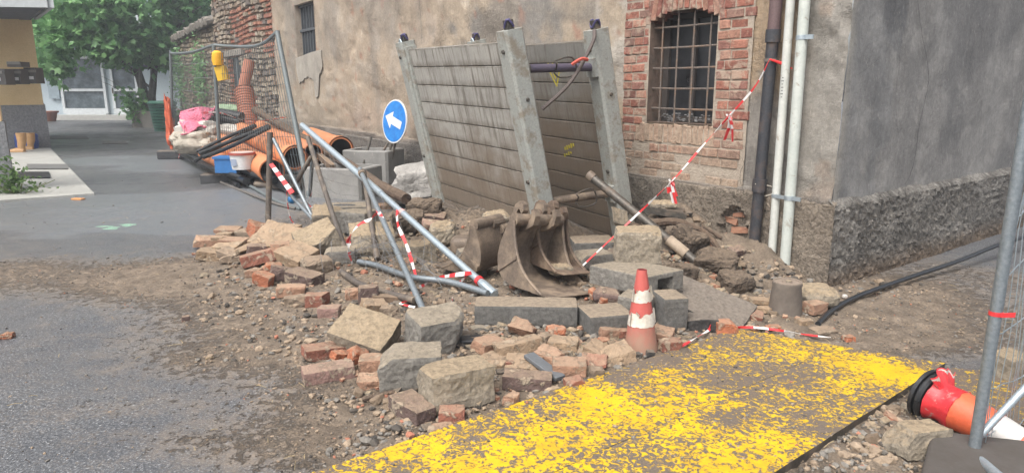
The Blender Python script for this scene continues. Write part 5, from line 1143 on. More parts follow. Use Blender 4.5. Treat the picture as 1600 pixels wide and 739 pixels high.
# bricks: u, v, length, width, height, yaw, tilt x, tilt y, colour, cuts, lift extra, label
BR = [
 (508, 548, .23, .12, .062, 30, 0, 4, 'r', 1, .0, 'whole red brick leaning on the dusty grey brick, leftmost of the front group'),
 (513, 581, .25, .12, .065, 24, 0, 0, 'w', 0, 0, 'long dusty grey purple brick, nearest left of the front group'),
 (544, 545, .12, .08, .05, 15, 10, 0, 'g', 2, 0, 'small brown half brick under the tipped slab'),
 (531, 555, .09, .07, .05, 60, 20, 10, 'o', 3, 0, 'small bright orange shard behind the dusty brick'),
 (560, 557, .11, .09, .08, 40, 20, 30, 'o', 3, 0, 'broken orange chunk under the corner of the tipped slab'),
 (583, 567, .14, .11, .07, 8, 0, 0, 'p', 1, 0, 'pinkish half brick pressed against the grey topped block'),
 (580, 596, .13, .09, .055, 6, 8, 0, 'p', 2, 0, 'pale orange brick end left of the grey topped block'),
 (643, 637, .21, .125, .07, -52, 0, 4, 'd', 1, 0, 'grey brick with mortar skin and an orange corner, front centre'),
 (706, 648, .11, .085, .06, 2, 0, 0, 'r', 1, 0, 'broken red half brick by the edge of the yellow plate'),
 (691, 667, .09, .06, .02, 20, 0, 0, 'p', 2, 0, 'flat pink shard at the edge of the yellow plate'),
 (763, 538, .16, .12, .06, 42, 6, 4, 'p', 1, 0, 'pale brick angled beside the longer buff brick, left one'),
 (809, 541, .245, .11, .065, 22, -6, -6, 'b', 0, .01, 'long buff brick with its side face showing, centre of rubble'),
 (817, 512, .15, .12, .06, -20, 12, 8, 'p', 3, .01, 'pinkish buff chunk leaning on the long kerb stone'),
 (869, 519, .10, .08, .06, 10, 10, 0, 'o', 3, .01, 'orange lump under the right end of the long kerb stone'),
 (851, 529, .09, .08, .06, 50, 0, 0, 'g', 3, 0, 'rough dark spotted stone between two buff bricks'),
 (880, 538, .16, .12, .06, -12, 0, 0, 'b', 1, 0, 'square buff brick right of the orange lump'),
 (858, 556, .13, .11, .06, -32, 8, 8, 'p', 2, 0, 'pinkish brick tilted beside the grey strip'),
 (818, 568, .19, .13, .04, -10, 14, 0, 'b', 2, 0, 'flat buff slab tilted against the grey strip'),
 (824, 594, .235, .11, .068, -5, 0, 3, 'd', 0, 0, 'long dark brick with a buff top, beside the grey strip'),
 (889, 574, .17, .13, .07, -3, 0, 0, 'p', 0, 0, 'squarish pink brick touching the yellow plate'),
 (899, 596, .10, .07, .035, 25, 0, 0, 'r', 2, 0, 'small flat red piece on the plate edge below the pink brick'),
 (801, 624, .08, .06, .05, 50, 0, 0, 'p', 3, 0, 'small pinkish lump right of the large sandy block'),
 (789, 568, .09, .07, .04, 5, 0, 0, 'r', 2, 0, 'small reddish piece left of the flat buff slab'),
 (771, 563, .16, .12, .04, -25, 10, 0, 'b', 3, 0, 'thin broken buff slab behind the large sandy block'),
 (928, 567, .13, .10, .05, -15, 15, 0, 'r', 3, 0, 'crumbled red brick piece left of the buff flake'),
 (934, 548, .15, .12, .05, 60, 20, 0, 'b', 2, 0, 'pinkish buff slab leaning behind the crumbled red piece'),
 (962, 556, .19, .14, .055, 25, 16, -8, 'b', 3, 0, 'large cracked buff flake in front of the standing cone'),
 (927, 580, .10, .07, .04, 5, 0, 0, 'g', 3, 0, 'grey stone on the rim of the plate by the pink brick'),
 (953, 519, .13, .09, .055, 10, 0, 8, 'p', 2, 0, 'pink brick with a round hole in its end behind the cone'),
 (974, 521, .09, .07, .05, 0, 0, 0, 'r', 2, 0, 'small red piece touching the left of the standing cone'),
 (943, 532, .055, .05, .04, 30, 20, 0, 'o', 3, 0, 'tiny orange pebble-like chip left of the cone'),
 (1032, 522, .14, .12, .06, -22, 8, 6, 'p', 1, 0, 'pale pink brick just right of the standing cone'),
 (1046, 538, .12, .08, .055, 12, 0, 0, 'r', 1, 0, 'dark red brick end right of the cone, by the tape'),
 (928, 459, .07, .06, .06, 40, 20, 0, 'o', 3, .04, 'orange knob of brick at the lip of the bucket'),
 (1135, 511, .125, .10, .075, -3, 0, 0, 'o', 1, 0, 'orange half brick on the tape at the far edge of the plates'),
 (1273, 480, .125, .10, .07, 24, 0, 0, 'p', 1, .01, 'pinkish orange brick beside the upturned bucket'),
 (1191, 470, .17, .09, .03, -4, 0, 6, 'b', 2, .03, 'flat sandy stone left of the upturned bucket, upper one'),
 (1196, 483, .12, .08, .03, 10, 0, 0, 'b', 2, 0, 'small flat stone under the sandy one by the bucket'),
 (1256, 502, .09, .07, .03, 15, 0, 0, 'b', 3, 0, 'small sandy stone in front of the upturned bucket'),
 (1286, 516, .13, .10, .02, 10, 0, 0, 'g', 3, 0, 'flat grey shard at the end of the black hose'),
 (1326, 528, .06, .045, .03, 10, 0, 0, 'o', 3, 0, 'small red brown chip right of the tape end'),
 (1208, 511, .08, .06, .02, 0, 0, 0, 'o', 2, 0, 'flat orange chip by the tape in front of the bucket'),
 (328, 377, .26, .18, .07, 14, 4, 4, 'p', 1, .02, 'orange buff brick at the far left end of the brick heap'),
 (357, 360, .24, .14, .05, -6, 8, 0, 'p', 1, .03, 'thin orange brick highest at the left of the heap'),
 (386, 363, .22, .15, .05, -14, 4, 0, 'g', 1, .03, 'grey brown slab between two orange bricks at the back'),
 (351, 368, .14, .11, .05, 0, 0, 0, 'b', 2, .02, 'small yellowish piece behind the leftmost brick'),
 (366, 377, .25, .12, .05, -12, 6, 0, 'p', 1, .04, 'long thin orange brick in the back left of the heap'),
 (330, 397, .24, .20, .08, 6, 0, 10, 'b', 3, 0, 'buff chunk at the front left corner of the heap'),
 (357, 386, .22, .16, .06, -10, 10, 0, 'b', 2, .03, 'buff brick tipped behind the front left chunk'),
 (359, 397, .18, .12, .06, -24, 10, 10, 'g', 2, .03, 'brown brick tipped towards the road, left of middle'),
 (383, 388, .22, .20, .05, -40, 14, -18, 'b', 2, .05, 'pale buff tile-like piece tilted up in the heap'),
 (366, 404, .22, .11, .06, 16, 0, 8, 'g', 1, 0, 'brown brick with a dark side at the front of the heap'),
 (404, 389, .18, .12, .07, 6, 0, 0, 'd', 2, .06, 'dark purple brick on top of the large red one'),
 (411, 362, .26, .20, .12, 45, 20, 20, 'o', 2, .04, 'orange block standing at the crest of the heap'),
 (435, 373, .40, .30, .09, -20, 28, 8, 'b', 2, .07, 'largest buff slab lying across the crest of the heap'),
 (449, 360, .24, .14, .08, -20, 10, 0, 'b', 2, .10, 'buff piece behind the largest slab of the crest'),
 (413, 400, .36, .22, .09, 26, -8, -10, 'r', 1, .03, 'broad dusty red slab of brickwork in the middle of the heap'),
 (443, 392, .18, .17, .14, 20, 0, 0, 'p', 3, .02, 'rounded pink lump right of the red slab'),
 (464, 400, .26, .24, .11, -26, 14, 14, 'b', 1, .01, 'buff topped block with dark sides near the heap front'),
 (426, 418, .13, .10, .07, 20, 0, 10, 'o', 2, .01, 'small bright orange brick end below the red slab'),
 (440, 428, .17, .12, .10, 30, 0, 20, 'd', 2, 0, 'dark purple brown half brick at the front of the heap'),
 (397, 426, .12, .10, .06, 0, 0, 0, 'p', 3, 0, 'small pinkish lump at the front edge of the heap'),
 (414, 436, .15, .11, .09, -20, 0, 14, 'o', 2, 0, 'orange broken brick, frontmost below the red slab'),
 (476, 433, .27, .14, .08, -28, 4, 4, 'd', 0, 0, 'long dark brick slanting right at the heap front'),
 (495, 412, .20, .18, .11, 30, 10, 0, 'g', 3, 0, 'grey tan chunk beside the crumpled mesh'),
 (455, 453, .19, .13, .07, 14, 0, 0, 'p', 2, 0, 'pale orange brick lying alone before the heap'),
 (463, 469, .14, .10, .06, 8, 0, 0, 'g', 3, 0, 'grey stone next to the lone red brick'),
 (496, 468, .15, .10, .08, 6, 0, 0, 'r', 1, 0, 'lone orange red brick before the heap, with flat top'),
 (515, 487, .13, .09, .07, 0, 0, 0, 'w', 1, 0, 'grey pink half brick right of the lone red one'),
 (471, 384, .14, .10, .07, 0, 0, 0, 'g', 2, .02, 'small brown piece between the big slab and the tan block'),
 (472, 398, .14, .12, .08, 30, 10, 0, 'g', 2, .02, 'shadowed brown piece behind the buff topped block'),
 (576, 459, .13, .09, .11, 10, 0, 0, 'd', 1, 0, 'dark upright brick with a red top near the bent tube'),
 (553, 459, .11, .07, .08, 10, 0, 0, 'p', 2, 0, 'dusty red piece left of the dark upright brick'),
 (584, 478, .15, .12, .07, 32, 12, 10, 'b', 1, 0, 'buff brick tilted below the bent tube'),
 (608, 484, .10, .09, .05, 0, 0, 0, 'g', 3, 0, 'small sandy stone right of the tilted buff brick'),
 (618, 502, .05, .04, .02, 0, 0, 0, 'o', 2, 0, 'tiny orange chip between the tipped slab and the standing block'),
 (10, 524, .07, .05, .03, 10, 0, 0, 'o', 2, 0, 'orange brick chip alone at the left picture edge'),
 (290, 497, .045, .04, .03, 30, 0, 0, 'd', 3, 0, 'dark chip alone on the wet asphalt left of the rubble'),
 (340, 373, .10, .07, .03, 0, 0, 0, 'b', 2, .08, 'little buff flake on top of the leftmost brick'),
 (600, 322, .16, .1, .06, 30, 8, 0, 'p', 2, 0, 'dusty pink piece on the mud mound'),
 (683, 352, .26, .14, .05, 20, 14, 10, 'w', 1, .02, 'flat pinkish tile by the left post of the trench shield'),
 (680, 338, .2, .12, .05, -10, 10, 0, 'd', 2, .03, 'dark shard above the pinkish tile by the shield'),
 (640, 405, .12, .1, .05, 0, 0, 0, 'p', 3, 0, 'pinkish crumb under the silver tube'),
 (1150, 392, .14, .08, .05, 30, 20, 0, 'd', 2, .0, 'dark brick end at the top of the heap against the wall'),
 (1174, 490, .14, .10, .025, -20, 10, 10, 'r', 1, .02, 'curved red brown tile fragment left of the bucket'),
 (1350, 590, .05, .04, .03, 0, 0, 0, 'g', 3, 0, 'x'),
]
for (u, v, L, W_, H_, yaw, rx, ry, c, cu, ex_, lab) in BR:
    if lab == 'x': continue
    k = 1.0
    stone = 'stone' in lab
    piece('stone' if stone else ('tile_fragment' if 'tile' in lab else 'brick'), lab, 'stone' if stone else ('tile' if 'tile' in lab else 'brick'), u, v, L*k, W_*k, H_, yaw, rx, ry, c, None, None, cu, 'stones in the rubble' if stone else GR, .05 if cu < 2 else .07, .055 if cu < 2 else .09, 9, 0, ex_)
# dark roof tile fragment with an orange broken face, grey strip, black disc, timber piece
piece('roof_tile', 'dark curved roof tile fragment with a bright orange break, between kerb and cone', 'tile', 948, 464, .16, .12, .10, 10, 14, 12, 'd', None, None, 2, None, .35, .03, 8, 0, .08)
piece('roof_tile_chip', 'bright orange broken face beside the dark roof tile', 'tile', 941, 468, .065, .05, .07, 30, 20, 10, 'o', None, None, 2, None, .15, .04, 8, -.05, .08)
piece('slate_strip', 'smooth dark grey strip lying diagonally over the bricks', 'strip', 850, 572, .25, .065, .022, -52, 0, 10, 'd', simple('slate_grey', (.13, .14, .15), .5), None, 0, None, .2, .01, 8, 0, .03)
piece('rubber_disc', 'dark oval rubber disc between the standing block and the pale brick', 'rubber disc', 738, 531, .14, .09, .03, 5, 0, 0, 'd', BLACKP, None, 0, None, .45, .01, 8)
piece('timber_piece', 'muddy length of timber under the bent tube', 'timber', 620, 467, .32, .07, .05, -5, 0, 0, 'd', WOOD, None, 0, None, .1, .03, 10)
piece('moss_clump', 'lime green mossy clump between two tan blocks', 'moss clump', 533, 342, .2, .16, .12, 0, 0, 0, 'd', grunge('lime_moss', (.16, .22, .05), (.28, .34, .1), 10, .95, .03, 40), None, 1, None, .4, .1, 8)
piece('charred_stick', 'dark stick lying before the grey topped block', 'stick', 592, 618, .16, .03, .02, 30, 0, 0, 'd', ROOT, None, 0, None, .3, .08, 10)
piece('white_pebble', 'white pebble by the house wall above the black hose', 'pebble', 1320, 463, .035, .03, .03, 0, 0, 0, 'b', simple('pale_stone', (.55, .52, .48), .8), None, 1, None, .4, .03, 8)
piece('orange_offcut', 'small orange plastic offcut on the road before the pale path', 'offcut', 122, 311, .16, .08, .02, -15, 0, 0, 'o', simple('orange_offcut', (.6, .28, .1), .7), None, 1, None, .3, .03, 6)
# dirt heaped with stones: uncountable gravel
def visible_w(x, y): return .15 < y
rg = random.Random(77); ico = bmesh.new(); bmesh.ops.create_icosphere(ico, subdivisions=1, radius=1); IV = [v.co.copy() for v in ico.verts]; IF = [tuple(v.index for v in f.verts) for f in ico.faces]; ico.free()
def mudw(x, y): return sum(k*math.exp(-(((x-a)/rx)**2+((y-b)/ry)**2)) for a, b, rx, ry, k in MUD)
GC = [grunge('gravel_tan', (.22, .165, .115), (.36, .28, .20), 20, .95, .004, 90, 'world'), grunge('gravel_grey', (.13, .12, .105), (.25, .23, .2), 20, .95, .004, 90, 'world'), grunge('gravel_red', (.28, .10, .06), (.42, .2, .13), 20, .95, .004, 90, 'world'), grunge('gravel_dark', (.05, .045, .04), (.10, .085, .07), 20, .95, .004, 90, 'world')]
mb = MB(); cnt = 0; tries = 0
while cnt < 15000 and tries < 260000:
    tries += 1; u = rg.uniform(-40, 1640); v = rg.uniform(300, 760) if rg.random() < .9 else rg.uniform(250, 330); p = PT(u, v) if TH(gp(u, v).x, gp(u, v).y) > .02 else gp(u, v)
    if p.y > 11: continue
    w_ = mudw(p.x, p.y)*1.25-.28+.5*mn.noise(Vector((p.x*2.5, p.y*2.5, 1))); w_ = max(w_, .03 if p.x < .5 else .01); far_r = p.x > 1.7 and p.y < 4.6 and not (p.x < 2.2 and p.y > 4.1); far_r = far_r and u > 1200 and v < 590
    if rg.random() > w_: continue
    onp = (p-PLQ[3]).to_2d()
    s = rg.choice((.003, .004, .004, .006, .006, .006, .009, .009, .013, .018)) if w_ > .3 else rg.choice((.003, .004, .005, .007, .012))
    if rg.random() < .035 and w_ > .7: s = rg.uniform(.022, .034)
    if far_r or w_ < .55 or p.x < -2.3: s = min(s, rg.choice((.003, .004, .005, .007, .009)))
    # plates keep only fine crumbs
    a_, b_, c_, d_q = PLQ; inside = all(((q2-q1).x*(p-q1).y-(q2-q1).y*(p-q1).x) < 0 for q1, q2 in ((a_, b_), (b_, c_), (c_, d_q), (d_q, a_)))
    if inside and (rg.random() < .9 or s > .012): continue
    s *= 1+max(0, p.y-4)*.12
    M_ = Matrix.Rotation(rg.uniform(0, 6), 3, 'Z') @ Matrix.Rotation(rg.uniform(-.6, .6), 3, 'X'); sx_, sy_, sz_ = rg.uniform(.7, 1.5), rg.uniform(.6, 1), rg.uniform(.4, .8)
    z0_ = (.03 if inside else TH(p.x, p.y))+s*.25
    mb.add([M_ @ Vector((q.x*s*sx_*rg.uniform(.75, 1.2), q.y*s*sy_*rg.uniform(.75, 1.2), q.z*s*sz_))+Vector((p.x, p.y, z0_)) for q in IV], IF, rg.choice((0, 0, 0, 0, 0, 1, 1, 1, 3, 3, 2 if rg.random() < .35 else 0) if w_ > .3 else (0, 1, 3, 3, 1))); cnt += 1
tag(mb.build('gravel', GC), kind='stuff')
# lumps of mortar, brick crumbs and clay thrown about the heaps
mb = MB(); LM = []
for k in range(8): l_ = lump(1.4, 1.1, .8, 500+k, .12, 3, .09, 4); LM.append((l_.v, l_.f))
DEB = [(1060, 380, 60, 45, 150), (1120, 430, 55, 40, 150), (990, 350, 40, 30, 40), (640, 360, 60, 40, 110), (690, 400, 50, 40, 60), (560, 400, 70, 35, 70), (900, 420, 50, 30, 60), (850, 545, 110, 30, 130), (1010, 500, 60, 40, 60), (1180, 480, 60, 30, 60), (660, 620, 90, 40, 50), (1380, 660, 50, 30, 40), (400, 410, 70, 25, 60), (600, 480, 80, 30, 60)]
for (u0, v0, su_, sv_, n_) in DEB:
    for k in range(n_):
        p = PT(u0+rg.gauss(0, su_*.6), v0+rg.gauss(0, sv_*.6)); s = rg.choice((.014, .018, .022, .03, .042))
        if p.y > 8: continue
        a_, b_, c_, d_q = PLQ
        if all(((q2-q1).x*(p-q1).y-(q2-q1).y*(p-q1).x) < 0 for q1, q2 in ((a_, b_), (b_, c_), (c_, d_q), (d_q, a_))): continue
        lv, lf = rg.choice(LM); M_ = Matrix.Rotation(rg.uniform(0, 6), 3, 'Z') @ Matrix.Rotation(rg.uniform(-.7, .7), 3, 'X')
        mb.add([M_ @ Vector(q)*s+Vector((p.x, p.y, TH(p.x, p.y)+s*.2)) for q in lv], lf, rg.choice((0, 0, 0, 1, 1, 2, 3, 3)))
for (u0, v0, su_, sv_, n_) in ((400, 400, 60, 22, 60), (520, 400, 50, 22, 30), (890, 550, 90, 22, 60), (1010, 535, 50, 14, 30), (580, 590, 40, 20, 18), (740, 610, 60, 25, 20), (1200, 490, 50, 16, 18), (960, 470, 40, 20, 20)):
    for k in range(n_):
        p = PT(u0+rg.gauss(0, su_*.6), v0+rg.gauss(0, sv_*.6)); s = rg.choice((.018, .024, .03, .038)); lv, lf = rg.choice(LM); M_ = Matrix.Rotation(rg.uniform(0, 6), 3, 'Z') @ Matrix.Rotation(rg.uniform(-.7, .7), 3, 'X')
        mb.add([M_ @ Vector(q)*s+Vector((p.x, p.y, TH(p.x, p.y)+s*.3)) for q in lv], lf, rg.choice((2, 2, 0, 1)))
GD = [CONC, grunge('clay_lump', (.15, .11, .075), (.26, .195, .135), 14, .95, .008, 60, 'world'), grunge('brick_crumb', (.26, .11, .07), (.37, .19, .12), 14, .95, .008, 60, 'world', dust=.6), grunge('asphalt_crumb', (.04, .037, .034), (.11, .1, .09), 14, .95, .01, 60, 'world', dust=.3)]
tag(mb.build('rubble', GD), kind='stuff')
# straw and twigs
mb = MB()
for k in range(420):
    u = rg.uniform(0, 1600); v = rg.uniform(330, 739); p = gp(u, v)
    if mudw(p.x, p.y) < rg.random()*.5 or TH(p.x, p.y) > .2: continue
    a = rg.uniform(0, 6.3); L = rg.uniform(.02, .07); z_ = TH(p.x, p.y)+.012; q = Vector((p.x, p.y, z_)); d = Vector((math.cos(a), math.sin(a), rg.uniform(-.05, .15)))*L
    mb.tube([q, q+d*.5+Vector((0, 0, .004)), q+d], .0013, 3, cap=False, mi=k % 2)
tag(mb.build('straw', [simple('straw', (.42, .33, .18), .9), ROOT]), kind='stuff')

# ================================================================== barrier tape helper: a twisting ribbon striped red and white
def tape(pts, label, wd=.035, step=.09, tw=5, seed=0, knot=None, group=None, up=(0, 0, 1), name='barrier_tape'):
    P3 = curve(pts, 10) if len(pts) > 2 else bez(pts[0], pts[1], 0, 60)
    mb = MB(); o = 0; L = 0; prev = None; acc = []
    for i, p in enumerate(P3):
        t = (P3[min(i+1, len(P3)-1)]-P3[max(i-1, 0)]).normalized(); s_ = t.cross(Vector(up)); s_ = s_.normalized() if s_.length > 1e-3 else t.orthogonal().normalized(); n_2 = s_.cross(t)
        a = tw*mn.noise(Vector((i*.045, seed, 0)))+seed; k = .45+.55*abs(mn.noise(Vector((i*.11, seed, 5)))); w2_ = wd*k/2
        dr = (s_*math.cos(a)+n_2*math.sin(a))*w2_; nn_ = dr.cross(t).normalized()*.0008
        if prev is not None: L += (p-prev).length
        prev = p; acc.append(L); mb.v += [tuple(p-dr+nn_), tuple(p+dr+nn_), tuple(p+dr-nn_), tuple(p-dr-nn_)]
    for i in range(len(P3)-1):
        for k in range(4): mb.f.append((i*4+k, i*4+(k+1) % 4, i*4+4+(k+1) % 4, i*4+4+k)); mb.m.append(int(acc[i]/step) % 2)
    for kp in (knot or []): rag(mb, kp, .03, int(abs(kp[0])*99)+seed)
    o = mb.build(name, [TAPE_R, TAPE_W], loc=P3[0]); return tag(o, label, 'tape', group or 'red and white barrier tape')
pA = LW(*wl(1222, 94), .15); pE = PT(905, 420, .05)
ray_mid = lambda u, v, k: pd(u, v, pA.y+(pE.y-pA.y)*k)
pk1 = ray_mid(1140, 181, .26); pk2 = ray_mid(1050, 283, .54)
tape([pA, ray_mid(1180, 135, .13), pk1, ray_mid(1098, 228, .40), pk2, ray_mid(985, 345, .75), pE], 'long taut tape from the black downpipe down to the buckets', .024, .085, 4, 2)
for kp, lens, lab in ((pk1, .19, 'short tail hanging from the upper knot of the long taut tape'), (pk2, .17, 'torn red and white tuft hanging from the lower knot of the long tape')):
    mb = MB(); rg = random.Random(int(lens*1000))
    for k in range(4):
        a = kp+Vector((rg.uniform(-.01, .01), 0, 0)); b = kp+Vector((rg.uniform(-.04, .05), rg.uniform(-.03, .03), -lens*rg.uniform(.5, 1))); s_ = Vector((rg.uniform(.009, .016), .008, 0)); m_ = a.lerp(b, .5)+Vector((rg.uniform(-.015, .015), 0, 0))
        mb.quad(a-s_, a+s_, m_+s_*1.2, m_-s_*1.2, k % 2); mb.quad(m_-s_*1.2, m_+s_*1.2, b+s_, b-s_, (k+1) % 2 if k else 0)
    rag(mb, kp, .022, 5); tag(mb.build('tape_end', [TAPE_R, TAPE_W], loc=kp), lab, 'tape', 'red and white barrier tape')
mb = MB(); a = pA; b = pd(1238, 108, pA.y-.03); mb.tube([a, a.lerp(b, .5)+Vector((0, 0, .006)), b], [.006, .012, .004], 6); tag(mb.build('tape_end', TAPE_R, loc=a), 'red tape tail sticking out over the cream pipe by the downpipe', 'tape', 'red and white barrier tape')
tape([PT(1066, 540, .03), PT(1088, 527, .03), PT(1108, 515, .03), PT(1109, 505, .05)], 'short tape on the ground between the cone and the orange half brick', .03, .08, 4, 5)
tape([PT(1152, 511, .03), PT(1185, 512, .03), PT(1225, 517, .02), PT(1262, 523, .02), PT(1298, 527, .02)], 'tape lying along the far edge of the yellow plates', .03, .09, 3, 1)

# black hose in front of the side wall
hp = [PT(1278, 506, .02), PT(1300, 485, .02), PT(1340, 463, .03), PT(1420, 434, .05), PT(1500, 407, .08), PT(1560, 383, .12), PT(1640, 357, .14), PT(1740, 320, .10)]
HOSE = simple('black_hose', (.02, .022, .025), .35); mb = MB(); mb.tube(curve(hp, 8), .017, 10); tag(mb.build('black_hose', HOSE, loc=hp[0], smooth=True), 'black water hose running along the foot of the grey side wall', 'hose')

# ================================================================== fallen fence frame standing over the rubble
def yv(u, v, Y): return pd(u, v, Y)
F0 = PT(600, 430); ff = thing('bent_fence_frame', 'wrecked site fence of bent silver and brown tubes with slack mesh over the bricks', 'fence', F0)
def bar(pts, r, mat, name='tube', mi=None): mb = MB(); mb.tube(pts, r, 12); return mb.build(name, mat, ff, smooth=True)
GALB = m_metal('bright_galvanised', (.33, .39, .43), (.47, .54, .58), .42, .65, (.3, .27, .24), .66)
pt0 = yv(472, 196, 7.2); pt1 = yv(573, 283, 6.0); pt2 = PT(773, 460, .03)
bar([pt0, pt1, pt1.lerp(pt2, .15)], .030, GALB)
bar([pt1.lerp(pt2, .0), pt2.lerp(pt1, .08)], .026, GALB)
mb = MB(); mb.tube([pt2.lerp(pt1, .085), pt2.lerp(pt1, .06), pt2], [.027, .033, .030], 10); mb.build('tube_end', GALB, ff)
pb0 = yv(562, 264, 6.05); pb1 = PT(663, 488, .02); bar([pb0, pb1], .021, GALVD)
mb = MB(); mb.tube([pb0.lerp(pb1, .035), pb0.lerp(pb1, .055)], .031, 12); mb.build('clamp', RUST, ff)
BRN = m_metal('brown_painted_tube', (.07, .06, .052), (.12, .10, .085), .6, .3, (.2, .16, .12), .5)
bar([yv(481, 215, 7.0), yv(517, 327, 6.1), yv(547, 412, 5.35)], .024, BRN)
bar([yv(568, 268, 6.05), yv(589, 405, 5.25)], .024, BRN)
bar([yv(486, 245, 7.0), yv(452, 305, 7.05)], .022, BRN)
bar([yv(489, 235, 7.05), yv(484, 306, 7.3)], .020, GALVD)
bar([yv(453, 304, 7.05), PT(503, 358, .05)], .018, GALVD)
pk = yv(422, 207, 7.1); bar([pk, PT(419, 352, .02)], .030, BRN)
bar([yv(427, 217, 7.1), yv(486, 335, 6.8), PT(500, 360, .03)], .020, GALVD)
# bent tubes on the ground, part of the same wreck
bar(curve([PT(533, 424, .03), PT(560, 443, .03), PT(600, 457, .04), PT(648, 469, .05)], 6), .024, BRN)
bar(curve([PT(560, 409, .03), PT(590, 415, .04), PT(640, 432, .05), PT(700, 440, .05), PT(762, 458, .05)], 6), .022, GALVD)
mb = MB(); rg = random.Random(6)
for k in range(7):                                                # slack wires between the tubes
    a = pt0.lerp(pt1, .1+.07*k) if k < 8 else pt1.lerp(pt2, .06+.10*(k-8)); b = PT(470+k*17, 405+rg.uniform(-12, 20), .05); mb.tube(bez(a, b, .03+.2*rg.random(), 10, .12, k), .0014, 4, cap=False)
for k in range(11):
    a = PT(520+k*15, 372+rg.uniform(-4, 10), .16); b = PT(505+k*17, 420+rg.uniform(-10, 12), .03); c = a.lerp(b, .5)+Vector((rg.uniform(-.05, .05), -.08, .14)); mb.tube(curve([a, c, b], 8), .002, 4, cap=False)
for k in range(8):
    a = PT(505+k*5, 412-k*4, .04+.02*k); b = PT(690, 405+k*6, .04+.015*k); mb.tube(bez(a, b, -.10, 16, .16, k+20), .002, 4, cap=False)
for k in range(6):
    a = yv(490+rg.uniform(-4, 4), 235+k*16, 7.0); b = yv(566, 262+k*15, 6.1); mb.tube(bez(a, b, .04, 10, .03, k+40), .0022, 4, cap=False)
for k in range(10):
    a = PT(405+k*7, 340+rg.uniform(-6, 10), .03+.1*rg.random()); b = PT(430+k*6, 355+rg.uniform(-6, 20), .03+.08*rg.random()); mb.tube(bez(a, b, -.05*rg.random(), 8, .12, k+60), .002, 4, cap=False)
for k in range(5):
    a = pt1.lerp(pt2, .05+.06*k); b = PT(600+k*11, 425+rg.uniform(-10, 35), .02); mb.tube(bez(a, b, .0, 8, .1, k+80), .0018, 4, cap=False)
tag(mb.build('mesh_wires', m_metal('rusty_wire', (.10, .10, .10), (.2, .2, .2), .6, .3, (.16, .12, .09), .5), ff), kind='stuff')
tp_ = lambda t: pb0.lerp(pb1, t)+Vector((0, -.03, 0))
tape([tp_(.38), yv(580, 342, 5.3), yv(560, 352, 5.25), yv(546, 372, 5.2), yv(545, 392, 5.2), yv(551, 412, 5.2)], 'tape looped from the silver prop round to the tan block', .065, .075, 2.5, 3)
tape([tp_(.36), tp_(.42)+Vector((.02, -.02, -.0)), yv(606, 360, 5.2), yv(596, 346, 5.2)], 'crumpled tape knot wrapped on the silver prop', .05, .05, 6, 9)
tape([pt1.lerp(pt2, .30)+Vector((0, -.03, 0)), yv(622, 352, 5.2), yv(636, 385, 5.0), PT(650, 432, .06)], 'tape hanging from the long silver tube to the ground', .04, .10, 3, 6)
tape([pt1.lerp(pt2, .86)+Vector((0, -.04, .02)), yv(695, 432, 4.75), yv(678, 440, 4.8), PT(655, 448, .04)], 'tape tied near the foot of the long silver tube', .045, .08, 3, 11)
tape([pt1.lerp(pt2, .85)+Vector((0, -.03, 0)), yv(712, 448, 4.65), PT(706, 475, .03)], 'tape end dropping from the silver tube foot', .03, .07, 3, 13)
tape([PT(640, 470, .04), PT(625, 474, .03), PT(648, 480, .03)], 'scrap of tape in the mud beside the bent tube', .03, .05, 4, 15)
mb = MB(); mb.tube([pt2.lerp(pt1, .10), pt2.lerp(pt1, .085)], .0335, 12); tag(mb.build('tape_ring', TAPE_R, loc=pt2), 'red tape ring round the foot of the long silver tube', 'tape')
mb = MB(); q_ = pt1.lerp(pt2, .33); mb.tube([q_, q_+(pt2-pt1).normalized()*.04], .0275, 12); tag(mb.build('tape_ring', grunge('pink_tape', (.5, .2, .18), (.6, .4, .38), 9), loc=q_), 'faded pink tape ring halfway down the long silver tube', 'tape')
# striped barrier board hanging on the brown post
bd = [yv(420, 257, 7.0), yv(426, 255, 7.0), yv(460, 300, 6.85), yv(453, 304, 6.85)]
mb = MB(); N = 7
for i in range(N):
    a, b = i/N, (i+1)/N; p0_, p1_, p2_, p3_ = bd[0].lerp(bd[3], a), bd[1].lerp(bd[2], a), bd[1].lerp(bd[2], b), bd[0].lerp(bd[3], b); mb.prism([p0_, p1_, p2_, p3_], Vector((0, .012, 0)), i % 2)
tag(mb.build('barrier_board', [TAPE_R, TAPE_W], loc=bd[0]), 'red and white striped strip hanging on the brown post', 'barrier board')
tape([yv(447, 290, 7.0), yv(452, 335, 6.95), PT(462, 352, .04), PT(475, 358, .04)], 'tape trailing under the striped strip', .04, .08, 3, 17)
tape([yv(488, 300, 7.1), yv(481, 318, 7.1), yv(490, 325, 7.1)], 'tape scrap bunched beside the concrete chamber', .04, .06, 4, 19)

